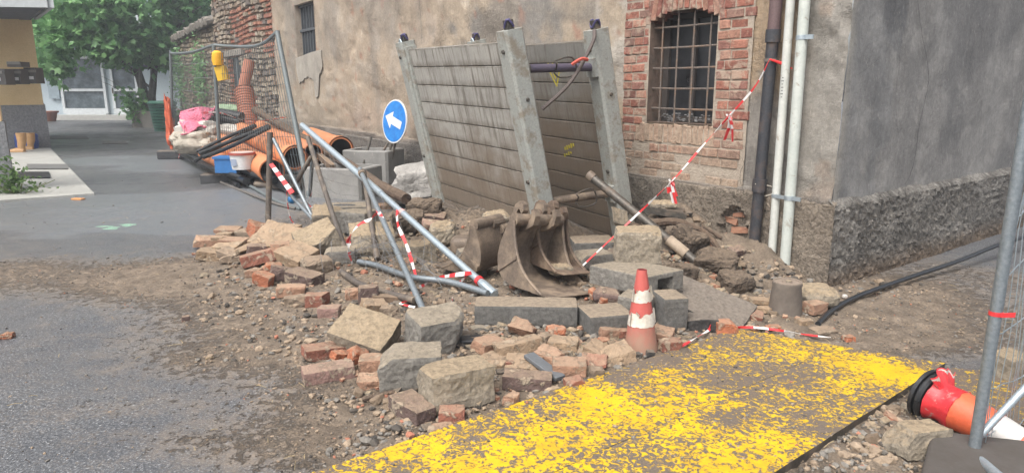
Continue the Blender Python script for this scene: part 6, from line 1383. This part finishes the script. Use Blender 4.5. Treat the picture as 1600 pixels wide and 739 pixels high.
# ================================================================== storage corner on the left: site fence, pipes, bags
f1, f2 = gp(271, 247), gp(346, 287); lf = thing('mesh_fence', 'tall grey site fence round the orange pipes, leaning at its right end', 'fence', f2)
H1 = pd(266, 80, f1.y); H2 = pd(334, 71, f2.y); f3 = gp(492, 335); f3.z = 0; f3b = yv(488, 330, 8.4); H3 = yv(433, 50, 9.4)
FG = m_metal('fence_grey', (.09, .11, .115), (.15, .17, .175), .6, .2, (.16, .15, .13), .6)
for a, b, r in ((f1, H1, .028), (f2, H2, .03), (f3b, H3, .034)): MB().tube([a, b], r, 10).build('post', FG, lf, smooth=True)
MB().tube(curve([H1, pd(270, 84, f1.y-.2), pd(300, 82, 12.5), pd(325, 74, f2.y+.3), H2], 5), .024, 8).build('top_rail', FG, lf, smooth=True)
MB().tube(curve([H2, pd(360, 73, 10.3), pd(395, 73, 9.9), pd(415, 66, 9.6), H3], 5), .024, 8).build('top_rail', FG, lf, smooth=True)
MB().tube([pd(272, 234, f1.y), pd(340, 270, f2.y)], .022, 8).build('bottom_rail', FG, lf, smooth=True)
MB().tube(curve([pd(348, 270, f2.y), PT(395, 293, .03), PT(430, 313, .02), PT(470, 327, .02)], 5), .022, 8).build('bottom_rail', FG, lf, smooth=True)
mb = MB()
for (a0, a1, b0_, b1_, n, m_) in ((f1, H1, f2, H2, 38, 9), (f2, H2, f3b, H3, 34, 10)):
    for i in range(1, n):
        k = i/n; mb.tube([a0.lerp(b0_, k)+Vector((0, 0, .15)), a1.lerp(b1_, k)-Vector((0, 0, .02+.12*math.sin(k*3.14)))], .0042, 3, cap=False)
    for j in range(1, m_): k = j/m_; mb.tube(bez(a0.lerp(a1, k), b0_.lerp(b1_, k), .03, 5), .0036, 3, cap=False)
tag(mb.build('mesh_wires', FG, lf), kind='stuff')
for (uc, vc, wd, Y, lab) in ((273, 243, .62, f1.y-.15, 'black rubber block under the far left fence post'), (352, 283, .66, f2.y-.1, 'black rubber block under the middle fence post')):
    p = pd(uc, vc, Y); o = MB().box(Vector((p.x, p.y, .09)), (wd, .26, .17), Matrix.Rotation(R(12), 3, 'Z')).build('fence_foot', RUBBER, loc=Vector((p.x, p.y, 0))); mod = o.modifiers.new('b', 'BEVEL'); mod.width = .02; mod.segments = 2; tag(o, lab, 'fence foot', 'rubber feet of the left fence')
# warning lamp
lp = pd(346, 106, f2.y-.06); wl_ = thing('warning_lamp', 'yellow site warning lamp hung on the middle post of the left fence', 'warning lamp', lp)
AMB = grunge('amber_lens', (.72, .34, .02), (.85, .48, .04), 9, .25, .001, 60); YLW = simple('yellow_case', (.72, .45, .03), .5)
a = pd(341, 93, lp.y); mb = MB(); mb.tube([a+Vector((0, -.02, -.09)), a+Vector((0, -.02, -.02)), a+Vector((0, -.02, .09)), a+Vector((0, -.02, .12))], [.07, .085, .075, .04], 14); mb.build('lens', AMB, wl_, smooth=True)
a = pd(347, 115, lp.y); mb = MB(); mb.box(a, (.15, .10, .20), Matrix.Rotation(R(-12), 3, 'Y')); mb.build('battery_case', YLW, wl_)
mb = MB(); mb.box(pd(344, 103, lp.y), (.09, .07, .05)); mb.build('lamp_neck', YLW, wl_)
# pipes
OP = grunge('orange_pvc', (.56, .19, .075), (.66, .25, .11), 4, .45, .0015, 50, 'world', dust=.15); OPC = simple('red_brown_corrugated', (.40, .16, .10), .7)
INN = simple('pipe_inside', (.10, .045, .03), .8)
def pipe(name, a, b, r, mat, label, cat='pipe', group='orange drain pipes', ribs=0, hollow=True, collar=False, n=22):
    a, b = Vector(a), Vector(b); L = (b-a).length; root = thing(name, label, cat, a, group); d = (b-a)/L; mb = MB()
    if ribs:
        k = int(L/ribs); pts = []; rs = []
        for i in range(k):
            for q, rr_ in ((0, r), (.45, r), (.5, r*.93), (.95, r*.93)): pts.append(a+d*(i+q)*ribs); rs.append(rr_)
        mb.tube(pts, rs, n, cap=False)
    else: mb.tube([a, b], r, n, cap=False)
    mb.build('pipe_wall', mat, root, smooth=not ribs)
    mb = MB(); mb.tube([a, b], r*.90, n, cap=False); mb.build('inner_wall', INN, root, smooth=True)
    mb = MB()
    for e_ in (a, b):
        q = d.to_track_quat('Z', 'Y').to_matrix(); o = len(mb.v)
        for j in range(n):
            t_ = 2*math.pi*j/n; mb.v.append(tuple(e_+q @ Vector((math.cos(t_)*r, math.sin(t_)*r, 0)))); mb.v.append(tuple(e_+q @ Vector((math.cos(t_)*r*.9, math.sin(t_)*r*.9, 0))))
        for j in range(n): k = (j+1) % n; mb.f.append((o+2*j, o+2*k, o+2*k+1, o+2*j+1)); mb.m.append(0)
    tag(mb.build('pipe_rim', mat, root), kind='stuff')
    if collar: mb = MB(); mb.tube([a-d*.0, a+d*.16], r*1.12, n, cap=False); mb.tube([a+d*.16, a+d*.2], [r*1.12, r], n, cap=False); mb.build('socket', mat, root, smooth=True)
    return root
pipe('drain_pipe', yv(461, 247, 8.9), yv(372, 203, 12.0), .15, OP, 'thick orange pipe whose black open end faces the street, middle of the stack', collar=True)
pipe('drain_pipe', yv(425, 268, 9.0), yv(325, 214, 12.2), .17, OP, 'thickest orange pipe at the front of the stack behind the paint bucket')
pipe('drain_pipe', yv(489, 240, 9.2), yv(402, 198, 12.5), .13, OP, 'orange pipe lying uppermost at the back of the stack')
pipe('drain_pipe', yv(533, 233, 10.2), yv(486, 214, 12.4), .17, OP, 'orange pipe with its open end by the wall behind the concrete chamber', collar=True)
pipe('drain_pipe', yv(352, 255, 9.9), yv(322, 240, 10.8), .12, OP, 'short orange pipe end at the lower left behind the fence post')
pipe('drain_pipe', yv(496, 258, 9.2), yv(455, 240, 10.2), .09, OP, 'smaller orange pipe under the open ended one')
pipe('upright_pipe', yv(380, 140, 12.6), yv(390, 95, 12.7), .10, OPC, 'smooth red brown pipe standing on top of the ribbed one at the stone house', group='upright pipes')
pipe('ribbed_pipe', yv(390, 205, 12.2), yv(381, 139, 12.5), .165, OPC, 'ribbed red brown pipe standing against the stone house', group='upright pipes', ribs=.05)
BK_ = simple('black_ribbed_pipe', (.016, .018, .02), .4)
def cable(pts, r, label, mat=BK_, name='black_pipe', grp='black pipes in the storage corner', cat='pipe'): mb = MB(); mb.tube(curve(pts, 6), r, 10); return tag(mb.build(name, mat, loc=pts[0], smooth=True), label, cat, grp)
cable([yv(312, 240, 9.9), yv(360, 221, 9.8), yv(420, 197, 9.7)], .03, 'upper black pipe slanting up across the orange stack')
cable([yv(318, 246, 9.8), yv(365, 227, 9.7), yv(422, 199, 9.6)], .03, 'second black pipe just under the upper slanting one')
cable([yv(308, 237, 10.0), yv(345, 219, 10), yv(398, 196, 9.9)], .025, 'thinnest black pipe at the back of the slanting bundle')
cable([PT(278, 238, .15), PT(330, 262, .12), PT(385, 284, .10)], .05, 'thick black pipe lying along the fence bottom', )
cable([PT(276, 232, .22), PT(330, 250, .2), PT(380, 268, .18)], .04, 'black pipe behind the one along the fence bottom')
cable([PT(385, 262, .2), PT(430, 266, .18), PT(462, 270, .1)], .04, 'short black pipe right of the paint bucket')
cable([PT(345, 285, .03), PT(385, 301, .02), PT(430, 318, .02), PT(462, 326, .02)], .018, 'thin grey cable trailing on the road from the fence foot', simple('grey_cable', (.12, .11, .1), .7), 'cable', None, 'cable')
for k, (v0, r) in enumerate(((180, .09), (188, .09), (196, .08))):
    cable([yv(300, v0+1, 12.2), yv(325, v0-2, 12.0), yv(352, v0-1, 11.9), yv(378, v0+4, 11.8)], r, ('top', 'middle', 'lowest')[k]+' black tube of the coil lying on the white bags', name='tube_coil', grp='black coil on the bags', cat='pipe coil')
for a, b, lab in (((392, 285), (455, 276), 'black pipe stub lying by the blue pipe'),): cable([yv(395, 273, 9.2), yv(430, 282, 8.8)], .05, 'black pipe stub lying under the fence mesh')
cable([PT(396, 268, .1), PT(418, 276, .08), PT(440, 283, .05)], .022, 'thin blue water pipe lying under the open orange pipe', simple('blue_pipe', (.12, .25, .38), .5), 'blue_pipe', None, 'pipe')
cable([PT(400, 288, .05), PT(430, 291, .05), PT(470, 296, .03)], .045, 'brown muddy pipe lying on the ground by the striped strip', BRN, 'muddy_pipe', None, 'pipe')
def blob(name, label, cat, u, v, Y, dims, seed, mat, amp=.12, rnd=.8, rot=0, n=12, group=None):
    p = yv(u, v, Y); bm = bmesh.new(); bmesh.ops.create_icosphere(bm, subdivisions=4, radius=1); of = Vector((seed*3.1, 0, 0)); mb = MB(); VS = []
    for v_ in bm.verts:
        q = v_.co.copy(); sg_ = lambda x: math.copysign(abs(x)**.72, x); f = Vector((sg_(q.x)*dims[0]/2, sg_(q.y)*dims[1]/2, sg_(q.z)*dims[2]/2)); k = amp*(1.5*mn.noise(q*1.3+of)-1.1*abs(mn.noise(q*Vector((1, 1, 1)).length*1.5+of*2))-.45*abs(mn.noise(q*6+of))); VS.append(f*(1+k*1.6)+Vector((0, 0, k*.3*dims[2])))
    mb.add(VS, [tuple(v_.index for v_ in f_.verts) for f_ in bm.faces]); bm.free(); o = mb.build(name, mat, local=True, smooth=True); o.location = p; o.rotation_euler = (0, 0, R(rot)); return tag(o, label, cat, group)
BAG = grunge('white_woven_bag', (.36, .345, .31), (.52, .50, .46), 6, .7, .02, 14, spot=(.4, .36, .3)); BAGT = grunge('tan_woven_bag', (.30, .27, .22), (.42, .38, .32), 6, .7, .02, 14)
blob('woven_bag', 'white woven bag slumped highest under the black coil', 'bag', 312, 204, 11.4, (.75, .6, .38), 3, BAG, .13, group='woven bags in the storage corner')
blob('woven_bag', 'grey beige bag at the bottom left of the bag pile', 'bag', 305, 222, 11.1, (.80, .6, .36), 4, BAGT, .13, group='woven bags in the storage corner')
blob('woven_bag', 'pale bag squeezed between the coil and the orange pipes', 'bag', 360, 208, 11.6, (.7, .5, .3), 5, BAG, .14, group='woven bags in the storage corner')
blob('tarp_heap', 'pale grey tarpaulin heap by the left foot of the trench shield', 'tarpaulin', 655, 292, 8.3, (.75, .55, .46), 6, grunge('dusty_tarp', (.25, .24, .225), (.40, .385, .36), 5, .8, .04, 12, spot=(.2, .18, .16)), .2, .95, 14)
blob('tarp_fold', 'low pale tarpaulin fold beside the larger grey heap', 'tarpaulin', 622, 300, 8.2, (.6, .35, .16), 8, grunge('dusty_tarp2', (.25, .24, .225), (.38, .37, .35), 5, .8, .03, 12), .14, .8, 14)
blob('green_roll', 'pale green plastic roll behind the black coil', 'roll', 358, 173, 12.6, (.6, .4, .25), 9, simple('pale_green', (.28, .4, .25), .6), .08)
PK = NT('pink_net'); v = PK.coord('obj'); PK = PK.out(PK.ramp(PK.noise(v, 30, 3), [(.3, (.55, .10, .18)), (.7, (.72, .24, .33))]), .6, PK.bump(PK.voro(v, 60), .02))
mb = MB(); N = 24; g_ = [yv(283, 175, 11.6), yv(335, 168, 11.9), yv(340, 186, 11.4), yv(290, 215, 10.9)]
for i in range(N+1):
    for j in range(N+1):
        p = g_[0].lerp(g_[1], i/N).lerp(g_[3].lerp(g_[2], i/N), j/N); p = p+Vector(mn.noise_vector(p*3.5))*.13; mb.v.append(tuple(p))
for i in range(N):
    for j in range(N):
        if mn.noise(Vector((i*.25, j*.25, 2))) < .42 and not (i > 13 and j > 15): mb.f.append((i*(N+1)+j, (i+1)*(N+1)+j, (i+1)*(N+1)+j+1, i*(N+1)+j+1)); mb.m.append(0)
o = mb.build('pink_net', PK, loc=g_[0], smooth=True); mod = o.modifiers.new('s', 'SOLIDIFY'); mod.thickness = .02; tag(o, 'crumpled pink plastic net thrown over the bags', 'net')
ONm = simple('orange_net', (.60, .13, .06), .6)
blob('orange_net_roll', 'bunched orange fence netting standing outside the left post', 'net', 266, 198, 14.3, (.16, .2, 1.0), 31, ONm, .3)
tape([pd(275, 170, f1.y), yv(300, 178, 12.5), yv(340, 176, 10.7), yv(390, 190, 10.2), yv(448, 183, 9.3)], 'tape strung along the left fence to its leaning post', .06, .12, 2, 4)
tape([yv(288, 190, 11.3), yv(287, 215, 11.1), PT(279, 247, .03)], 'tape hanging from the pink net to the ground', .05, .12, 2, 8)
cable([PT(280, 236, .35), PT(300, 250, .3), PT(345, 268, .2), PT(395, 282, .08)], .035, 'black tube hanging over the fence bottom near the left foot')
cable([yv(352, 252, 10.0), yv(385, 268, 9.6), yv(430, 286, 9.0), yv(462, 300, 8.4)], .05, 'black channel pipe running under the paint bucket')
cable([yv(400, 196, 10.0), yv(372, 214, 10), yv(330, 236, 10.1), yv(305, 252, 10.2)], .028, 'lowest black pipe of the slanting bundle')
cable([PT(300, 246, .1), PT(318, 262, .06), PT(350, 276, .06), PT(372, 290, .04)], .03, 'black hose curling on the road beside the middle fence foot')
# white paint bucket and blue crate
pb = yv(380, 264, 9.3); wb = thing('paint_bucket', 'white plastic paint bucket with a red brown rim behind the fence', 'bucket', pb)
mb = MB(); mb.tube([pb, pb+Vector((0, 0, .20))], [.14, .165], 22); mb.build('bucket_wall', grunge('dirty_white', (.55, .56, .56), (.7, .71, .7), 9, .5, .001, 50, spot=(.3, .32, .35)), wb, smooth=True)
mb = MB(); mb.tube([pb+Vector((0, 0, .195)), pb+Vector((0, 0, .225))], [.178, .178], 22); mb.build('rim', simple('red_brown_rim', (.35, .08, .06), .6), wb)
mb = MB(); mb.tube([pb+Vector((0, 0, .226)), pb+Vector((0, 0, .23))], [.15, .15], 22); mb.build('content', simple('pinkish_residue', (.5, .42, .38), .8), wb)
mb = MB(); mb.box(pb+Vector((-.06, -.145, .1)), (.08, .02, .09)); mb.build('paper_label', simple('blue_grey_label', (.3, .35, .45), .6), wb)
q = yv(357, 258, 9.6); mb = MB(); mb.box(q, (.3, .22, .2)); mb.box(q+Vector((0, 0, .11)), (.34, .25, .03)); tag(mb.build('blue_crate', simple('blue_plastic', (.03, .16, .42), .5), loc=q-Vector((0, 0, .1))), 'blue plastic crate left of the white paint bucket', 'crate')
# long bark log and plank
P3 = [yv(398, 172, 11.8), yv(450, 203, 10.6), yv(520, 243, 9.2), yv(585, 284, 8.0), yv(634, 310, 7.3)]; P3 = curve(P3, 8); mb = MB(); mb.tube([p+Vector(mn.noise_vector(p*6))*.015 for p in P3], [.062*(1+.18*mn.noise(Vector((i*.5, 0, 0)))) for i in range(len(P3))], 12); tag(mb.build('log', ROOT, loc=P3[-1]), 'long dark log with bark slanting down beside the concrete chamber', 'log')
mb = MB(); a, b = yv(520, 262, 8.6), yv(470, 218, 10.4); mb.tube([a, b], .05, 4); tag(mb.build('plank', WOOD, loc=a), 'weathered plank under the bark log', 'plank')
# concrete chambers
def chamber(label, c, dims, yaw, th=.07):
    rz = Matrix.Rotation(R(yaw), 3, 'Z'); L, W_, H_ = dims; root = thing('concrete_chamber', label, 'concrete chamber', c, 'concrete drain chambers'); mb = MB(); o = 0; c = Vector(c); b = .03
    def ring(l, w_, z, ch): return [c+rz @ Vector((x, y, z)) for x, y in ((-l+ch, -w_), (l-ch, -w_), (l, -w_+ch), (l, w_-ch), (l-ch, w_), (-l+ch, w_), (-l, w_-ch), (-l, -w_+ch))]
    rings = [ring(L/2, W_/2, 0, .03), ring(L/2, W_/2, H_-.015, .03), ring(L/2-.012, W_/2-.012, H_, .03), ring(L/2-th, W_/2-th, H_, .05), ring(L/2-th-.02, W_/2-th-.02, .05, .05)]
    for r_ in rings: mb.v += [tuple(p) for p in r_]
    for i in range(4):
        for j in range(8): mb.f.append((i*8+j, i*8+(j+1) % 8, i*8+8+(j+1) % 8, i*8+8+j)); mb.m.append(0)
    mb.f.append(tuple(32+j for j in range(8))); mb.m.append(0)
    mb.build('chamber_body', CHM, root); return root
CHM = grunge('grey_precast', (.20, .195, .185), (.28, .275, .26), 4, .85, .003, 50, 'world', spot=(.33, .31, .28), spots=.62)
pc_ = gp(535, 322); chamber('front concrete drain chamber, open on top, beside the silver tubes', Vector((pc_.x-.05, pc_.y+.35, 0)), (.80, .62, .46), -16)
pc_ = gp(570, 300); chamber('rear concrete drain chamber, a little higher, under the blue sign', Vector((pc_.x+.05, pc_.y+.5, .10)), (.72, .6, .46), -16)
# lid / ring on the road
q = gp(386, 306, .01); mb = MB(); mb.tube([q+Vector((.26*math.cos(t), .2*math.sin(t), 0)) for t in [k*2*math.pi/24 for k in range(25)]], .012, 5, cap=False); mb.prism([q+Vector((.25*math.cos(t), .19*math.sin(t), -.004)) for t in [k*2*math.pi/20 for k in range(20)]], Vector((0, 0, .006)))
tag(mb.build('bucket_lid', grunge('pink_white_lid', (.38, .3, .3), (.5, .45, .45), 9), loc=q), 'pinkish white bucket lid lying on the wet road by the fence', 'lid')
q = yv(455, 313, 7.4); mb = MB(); lm = lump(.08, .08, .08, 4, .6, 0, .02, 5); lm.v = [tuple(Vector(p)+q) for p in lm.v]; tag(lm.build('blue_ball', simple('blue_cap', (.02, .15, .35), .5), loc=q), 'small blue plastic ball near the striped strip', 'ball')
q = yv(560, 250, 9.9)
# ================================================================== boots, blue bag, weeds
BT = simple('tan_rubber_boot', (.56, .33, .15), .5); SO = simple('brown_sole', (.25, .15, .08), .7)
for (u, v, lab) in ((47, 236, 'tan rubber boot standing in front of the blue bag'), (33, 240, 'tan rubber boot at the left, half hidden by the grey pier')):
    p = gp(u, v); s = (pd(u, 208, p.y)-p).z; bt = thing('rubber_boot', lab, 'boot', p, 'pair of boots')
    mb = MB(); mb.tube([p+Vector((.03, 0, .04*s*2)), p+Vector((.03, 0, s*.35)), p+Vector((.06, 0, s*.6)), p+Vector((.06, 0, s))], [s*.15, s*.16, s*.2, s*.23], 14); mb.build('shaft', BT, bt, smooth=True)
    mb = MB(); mb.tube([p+Vector((.08, 0, s*.12)), p+Vector((-.05, -.05, s*.13)), p+Vector((-.20, -.1, s*.09))], [s*.15, s*.16, s*.10], 12); mb.build('foot', BT, bt, smooth=True)
    mb = MB(); mb.box(p+Vector((-.06, -.04, .02)), (s*.8, s*.34, .05), Matrix.Rotation(R(20), 3, 'Z')); mb.build('sole', SO, bt)
p = gp(34, 236); p.y += .25; s = (pd(34, 208, p.y)-p).z
bg = thing('pet_food_bag', 'blue printed plastic bag standing behind the boots', 'bag', p); mb = lump(s*1.15, .28, s, 21, .3, 0, .06, 9); mb.v = [tuple(Vector(q)+p+Vector((-.02, .0, s/2))) for q in mb.v]; mb.build('bag_body', grunge('blue_bag', (.03, .07, .28), (.05, .11, .38), 6, .35, .01, 14), bg, smooth=True)
mb = MB()
for k, (dx, dz_, w_, h_, mi) in enumerate(((-.05, .78, .2, .09, 1), (.0, .60, .3, .06, 0), (.02, .42, .22, .16, 2), (.0, .24, .32, .08, 0), (-.15, .5, .06, .2, 0))): mb.box(p+Vector((-.04+dx*s, -.15-.002*k, dz_*s)), (w_*s, .02, h_*s), None, mi)
tag(mb.build('printed_panel', [simple('print_white', (.6, .6, .62), .5), simple('print_red', (.5, .06, .06), .5), simple('print_tan', (.4, .3, .2), .5)], bg), kind='stuff')
def leafm(mb, p, d, s, rg, rn, lobed=False):
    d = Vector(d).normalized(); side = d.cross(Vector((rg.uniform(-1, 1), rg.uniform(-1, 1), rg.uniform(-1, 1)))).normalized(); nrm = side.cross(d)
    if lobed: sh = [(0, 0), (.32, .12), (.28, .42), (.52, .75), (.20, .66), (0, 1.0), (-.20, .66), (-.52, .75), (-.28, .42), (-.32, .12)]
    else: sh = [(0, 0), (.25, .35), (.18, .75), (0, 1), (-.18, .75), (-.25, .35)]
    vs = [p+side*x*s+d*y*s-nrm*(abs(x)*.35+.25*y*y)*s for x, y in sh]; mb.add(vs, [tuple(range(len(sh)))]); rn += [max(0, min(1, rg.gauss(.5, .22)))]
WL = m_leaf('weed_leaves', (.05, .11, .03), (.16, .26, .08)); rg = random.Random(8); mb = MB(); rn = []; c = gp(24, 308)
for k in range(300):
    a = rg.uniform(0, 6.28); r_ = abs(rg.gauss(0, .18)); p = c+Vector((r_*math.cos(a)*1.1-.08, r_*math.sin(a)*.6+.1, abs(rg.gauss(.0, .16))*(1.2-r_)+.03)); leafm(mb, p, (rg.uniform(-1, 1), rg.uniform(-1, .3), rg.uniform(.0, 1)), rg.uniform(.05, .09), rg, rn)
wd_ = thing('weed', 'green leafy weed growing at the foot of the grey pier', 'plant', c); o = mb.build('leaves', WL, wd_); float_attr(o, 'rnd', rn, 'FACE'); o['kind'] = 'stuff'
mb = MB()
for k in range(14): a = rg.uniform(0, 6.28); mb.tube([c+Vector((0, .1, 0)), c+Vector((.3*math.cos(a), .1+.15*math.sin(a), .12)), c+Vector((.5*math.cos(a), .1+.25*math.sin(a), .2))], .006, 4)
tag(mb.build('stems', simple('stem', (.12, .14, .06), .8), wd_), kind='stuff')

# ================================================================== fig tree at the back, shrubs
TRK = grunge('fig_bark', (.07, .065, .058), (.15, .14, .12), 6, .9, .01, 30); FIG = m_leaf('fig_leaves', (.075, .20, .085), (.29, .52, .21))
def tree(label, base, crown, n, ls, seed, limbs, name='fig_tree', voids=-.02, cat='tree'):
    rg = random.Random(seed); t = thing(name, label, cat, base); mb = MB(); ends = []
    base = Vector(base)
    for (pts, r0) in limbs:
        P3 = curve(pts, 6); mb.tube(P3, [r0*(1-.75*i/len(P3)) for i in range(len(P3))], 8); ends.append(P3)
        for k in range(7):
            p = P3[rg.randrange(len(P3)//3, len(P3))]; q = p+Vector((rg.uniform(-1.3, 1.3), rg.uniform(-1, 1), rg.uniform(-.3, .9))); mb.tube([p, p.lerp(q, .5)+Vector((0, 0, .1)), q], [r0*.3, r0*.2, r0*.06], 5)
    mb.build('trunk', TRK, t)
    mb = MB(); rn = []; cl = []
    for (c, rx, ry, rz, wgt) in crown: cl += [(Vector(c), rx, ry, rz)]*wgt
    cnt = 0
    while cnt < n:
        c, rx, ry, rz = rg.choice(cl); d = Vector((rg.gauss(0, 1), rg.gauss(0, 1), rg.gauss(0, 1))).normalized(); k = rg.uniform(.35, 1.05)**.6; p = c+Vector((d.x*rx*k, d.y*ry*k, d.z*rz*k))
        if mn.noise(p*.9+Vector((seed, 0, 0))) < -voids: continue
        if mn.noise(p*2.1+Vector((0, seed, 0))) < -.22: continue
        for q in range(rg.choice((3, 4, 5))):
            pp = p+Vector([rg.gauss(0, ls*.8) for _ in range(3)]); leafm(mb, pp, (d.x*.7+rg.uniform(-.6, .6), d.y*.7+rg.uniform(-.9, .3), rg.uniform(-.9, .35)), ls*rg.uniform(.7, 1.25), rg, rn, True); cnt += 1
    o = mb.build('crown', FIG, t); float_attr(o, 'rnd', rn, 'FACE'); o['kind'] = 'stuff'; return t
YT = 27.0; tb = pd(232, 203, 26.5); tb.z = 0
W_ = lambda u, v, dy=0: pd(u, v, YT+dy)
limbs = [([tb, W_(226, 150), W_(205, 90), W_(165, 45), W_(120, 25)], .22), ([tb+Vector((.2, 0, 0)), W_(238, 140), W_(250, 80), W_(285, 35)], .18), ([tb, W_(222, 130, .5), W_(190, 95, 1), W_(150, 70, 0), W_(105, 60, -1)], .15), ([tb, W_(240, 120), W_(232, 60), W_(215, 5)], .16)]
S_ = YT/1060
crown = [(W_(110, 15), 45*S_, 1.6, 45*S_, 4), (W_(170, 12, -1), 60*S_, 1.8, 48*S_, 6), (W_(235, 8), 60*S_, 2.0, 56*S_, 6), (W_(300, 15, .5), 42*S_, 1.6, 42*S_, 4), (W_(130, 62, -1), 42*S_, 1.2, 20*S_, 3), (W_(200, 66, -1), 50*S_, 1.3, 22*S_, 4), (W_(250, 68, 0), 38*S_, 1.3, 28*S_, 3), (W_(90, 60, 0), 18*S_, .8, 28*S_, 1), (W_(80, 100, 0), 9*S_, .5, 8*S_, 1), (W_(180, -60, 0), 130*S_, 2.6, 50*S_, 6)]
tree('spreading fig tree with big lobed leaves in front of the glass doors', tb, crown, 9500, .31, 3, limbs)
sb = pd(208, 197, 26); sb.z = 0
tree('young fig shoot growing against the grey post at the glass doors', sb, [(pd(206, 155, 26), .28, .25, .35, 1), (pd(208, 180, 26), .25, .3, .35, 1)], 170, .2, 5, [([sb, pd(208, 175, 26), pd(205, 150, 26)], .04)], 'fig_shoot', .5, 'shrub')
sb = pd(236, 190, 27); sb.z = 0.4
tree('small leafy shrub in the stone planter beside the green bin', sb, [(pd(238, 180, 27), .6, .3, .35, 1)], 260, .15, 6, [([sb, pd(238, 175, 27)], .04)], 'shrub', .5, 'shrub')
sb = LW(21.4, 1.6, .12)
def creeper(label, c, rx, rz, n, seed):
    rg = random.Random(seed); mb = MB(); rn = []
    for k in range(n):
        t, z = c[0]+rg.gauss(0, rx), c[1]+rg.gauss(0, rz); leafm(mb, LW(t, z, rg.uniform(.08, .2)), (rg.uniform(-1, 1), rg.uniform(-1, 0), rg.uniform(-1, .3)), .13, rg, rn)
    t = thing('creeper', label, 'plant', LW(c[0], c[1]-.5, .1)); o = mb.build('leaves', FIG, t); float_attr(o, 'rnd', rn, 'FACE'); o['kind'] = 'stuff'
    mb = MB(); mb.tube(curve([LW(c[0], 0, .08), LW(c[0]+.1, c[1]*.6, .1), LW(c[0]-.1, c[1]+rz, .1)], 5), .02, 5); mb.build('stem', TRK, t)
creeper('green creeper hanging on the cobble garden wall', (wl(318, 115)[0], wl(318, 115)[1]), .5, .45, 420, 4)
creeper('dark creeper at the far end of the garden wall near the bin', (wl(285, 120)[0], wl(285, 120)[1]), .8, .7, 420, 7)
# a pale wall and hedge beyond the tree so the court is closed
mb = MB(); a = LW(ST2, 0, .1); b = Vector((a.x-1.5, YB, 0)); mb.prism([a, LW(ST2, 0, -.3), b+Vector((.5, 0, 0)), b], Vector((0, 0, 3.0))); tag(mb.build('boundary_wall', simple('shaded_wall', (.2, .2, .19), .9), loc=a), 'dim plain wall closing the court behind the green bin', 'wall')

# ================================================================== haze volume, added to imitate a lens veil and lift dark tones
mb = MB(); mb.box((0, 20, 4.5), (110, 50, 11.0)); hz = mb.build('added_haze_volume', simple('placeholder', (1, 1, 1))); hz['kind'] = 'stuff'
hm = bpy.data.materials.new('added_lens_haze'); hm.use_nodes = True; t_ = hm.node_tree; t_.nodes.clear(); o_ = t_.nodes.new('ShaderNodeOutputMaterial'); v_ = t_.nodes.new('ShaderNodeVolumePrincipled')
v_.inputs['Density'].default_value = .0032; v_.inputs['Color'].default_value = (.86, .92, 1, 1); t_.links.new(v_.outputs[0], o_.inputs['Volume']); hz.data.materials.clear(); hz.data.materials.append(hm)
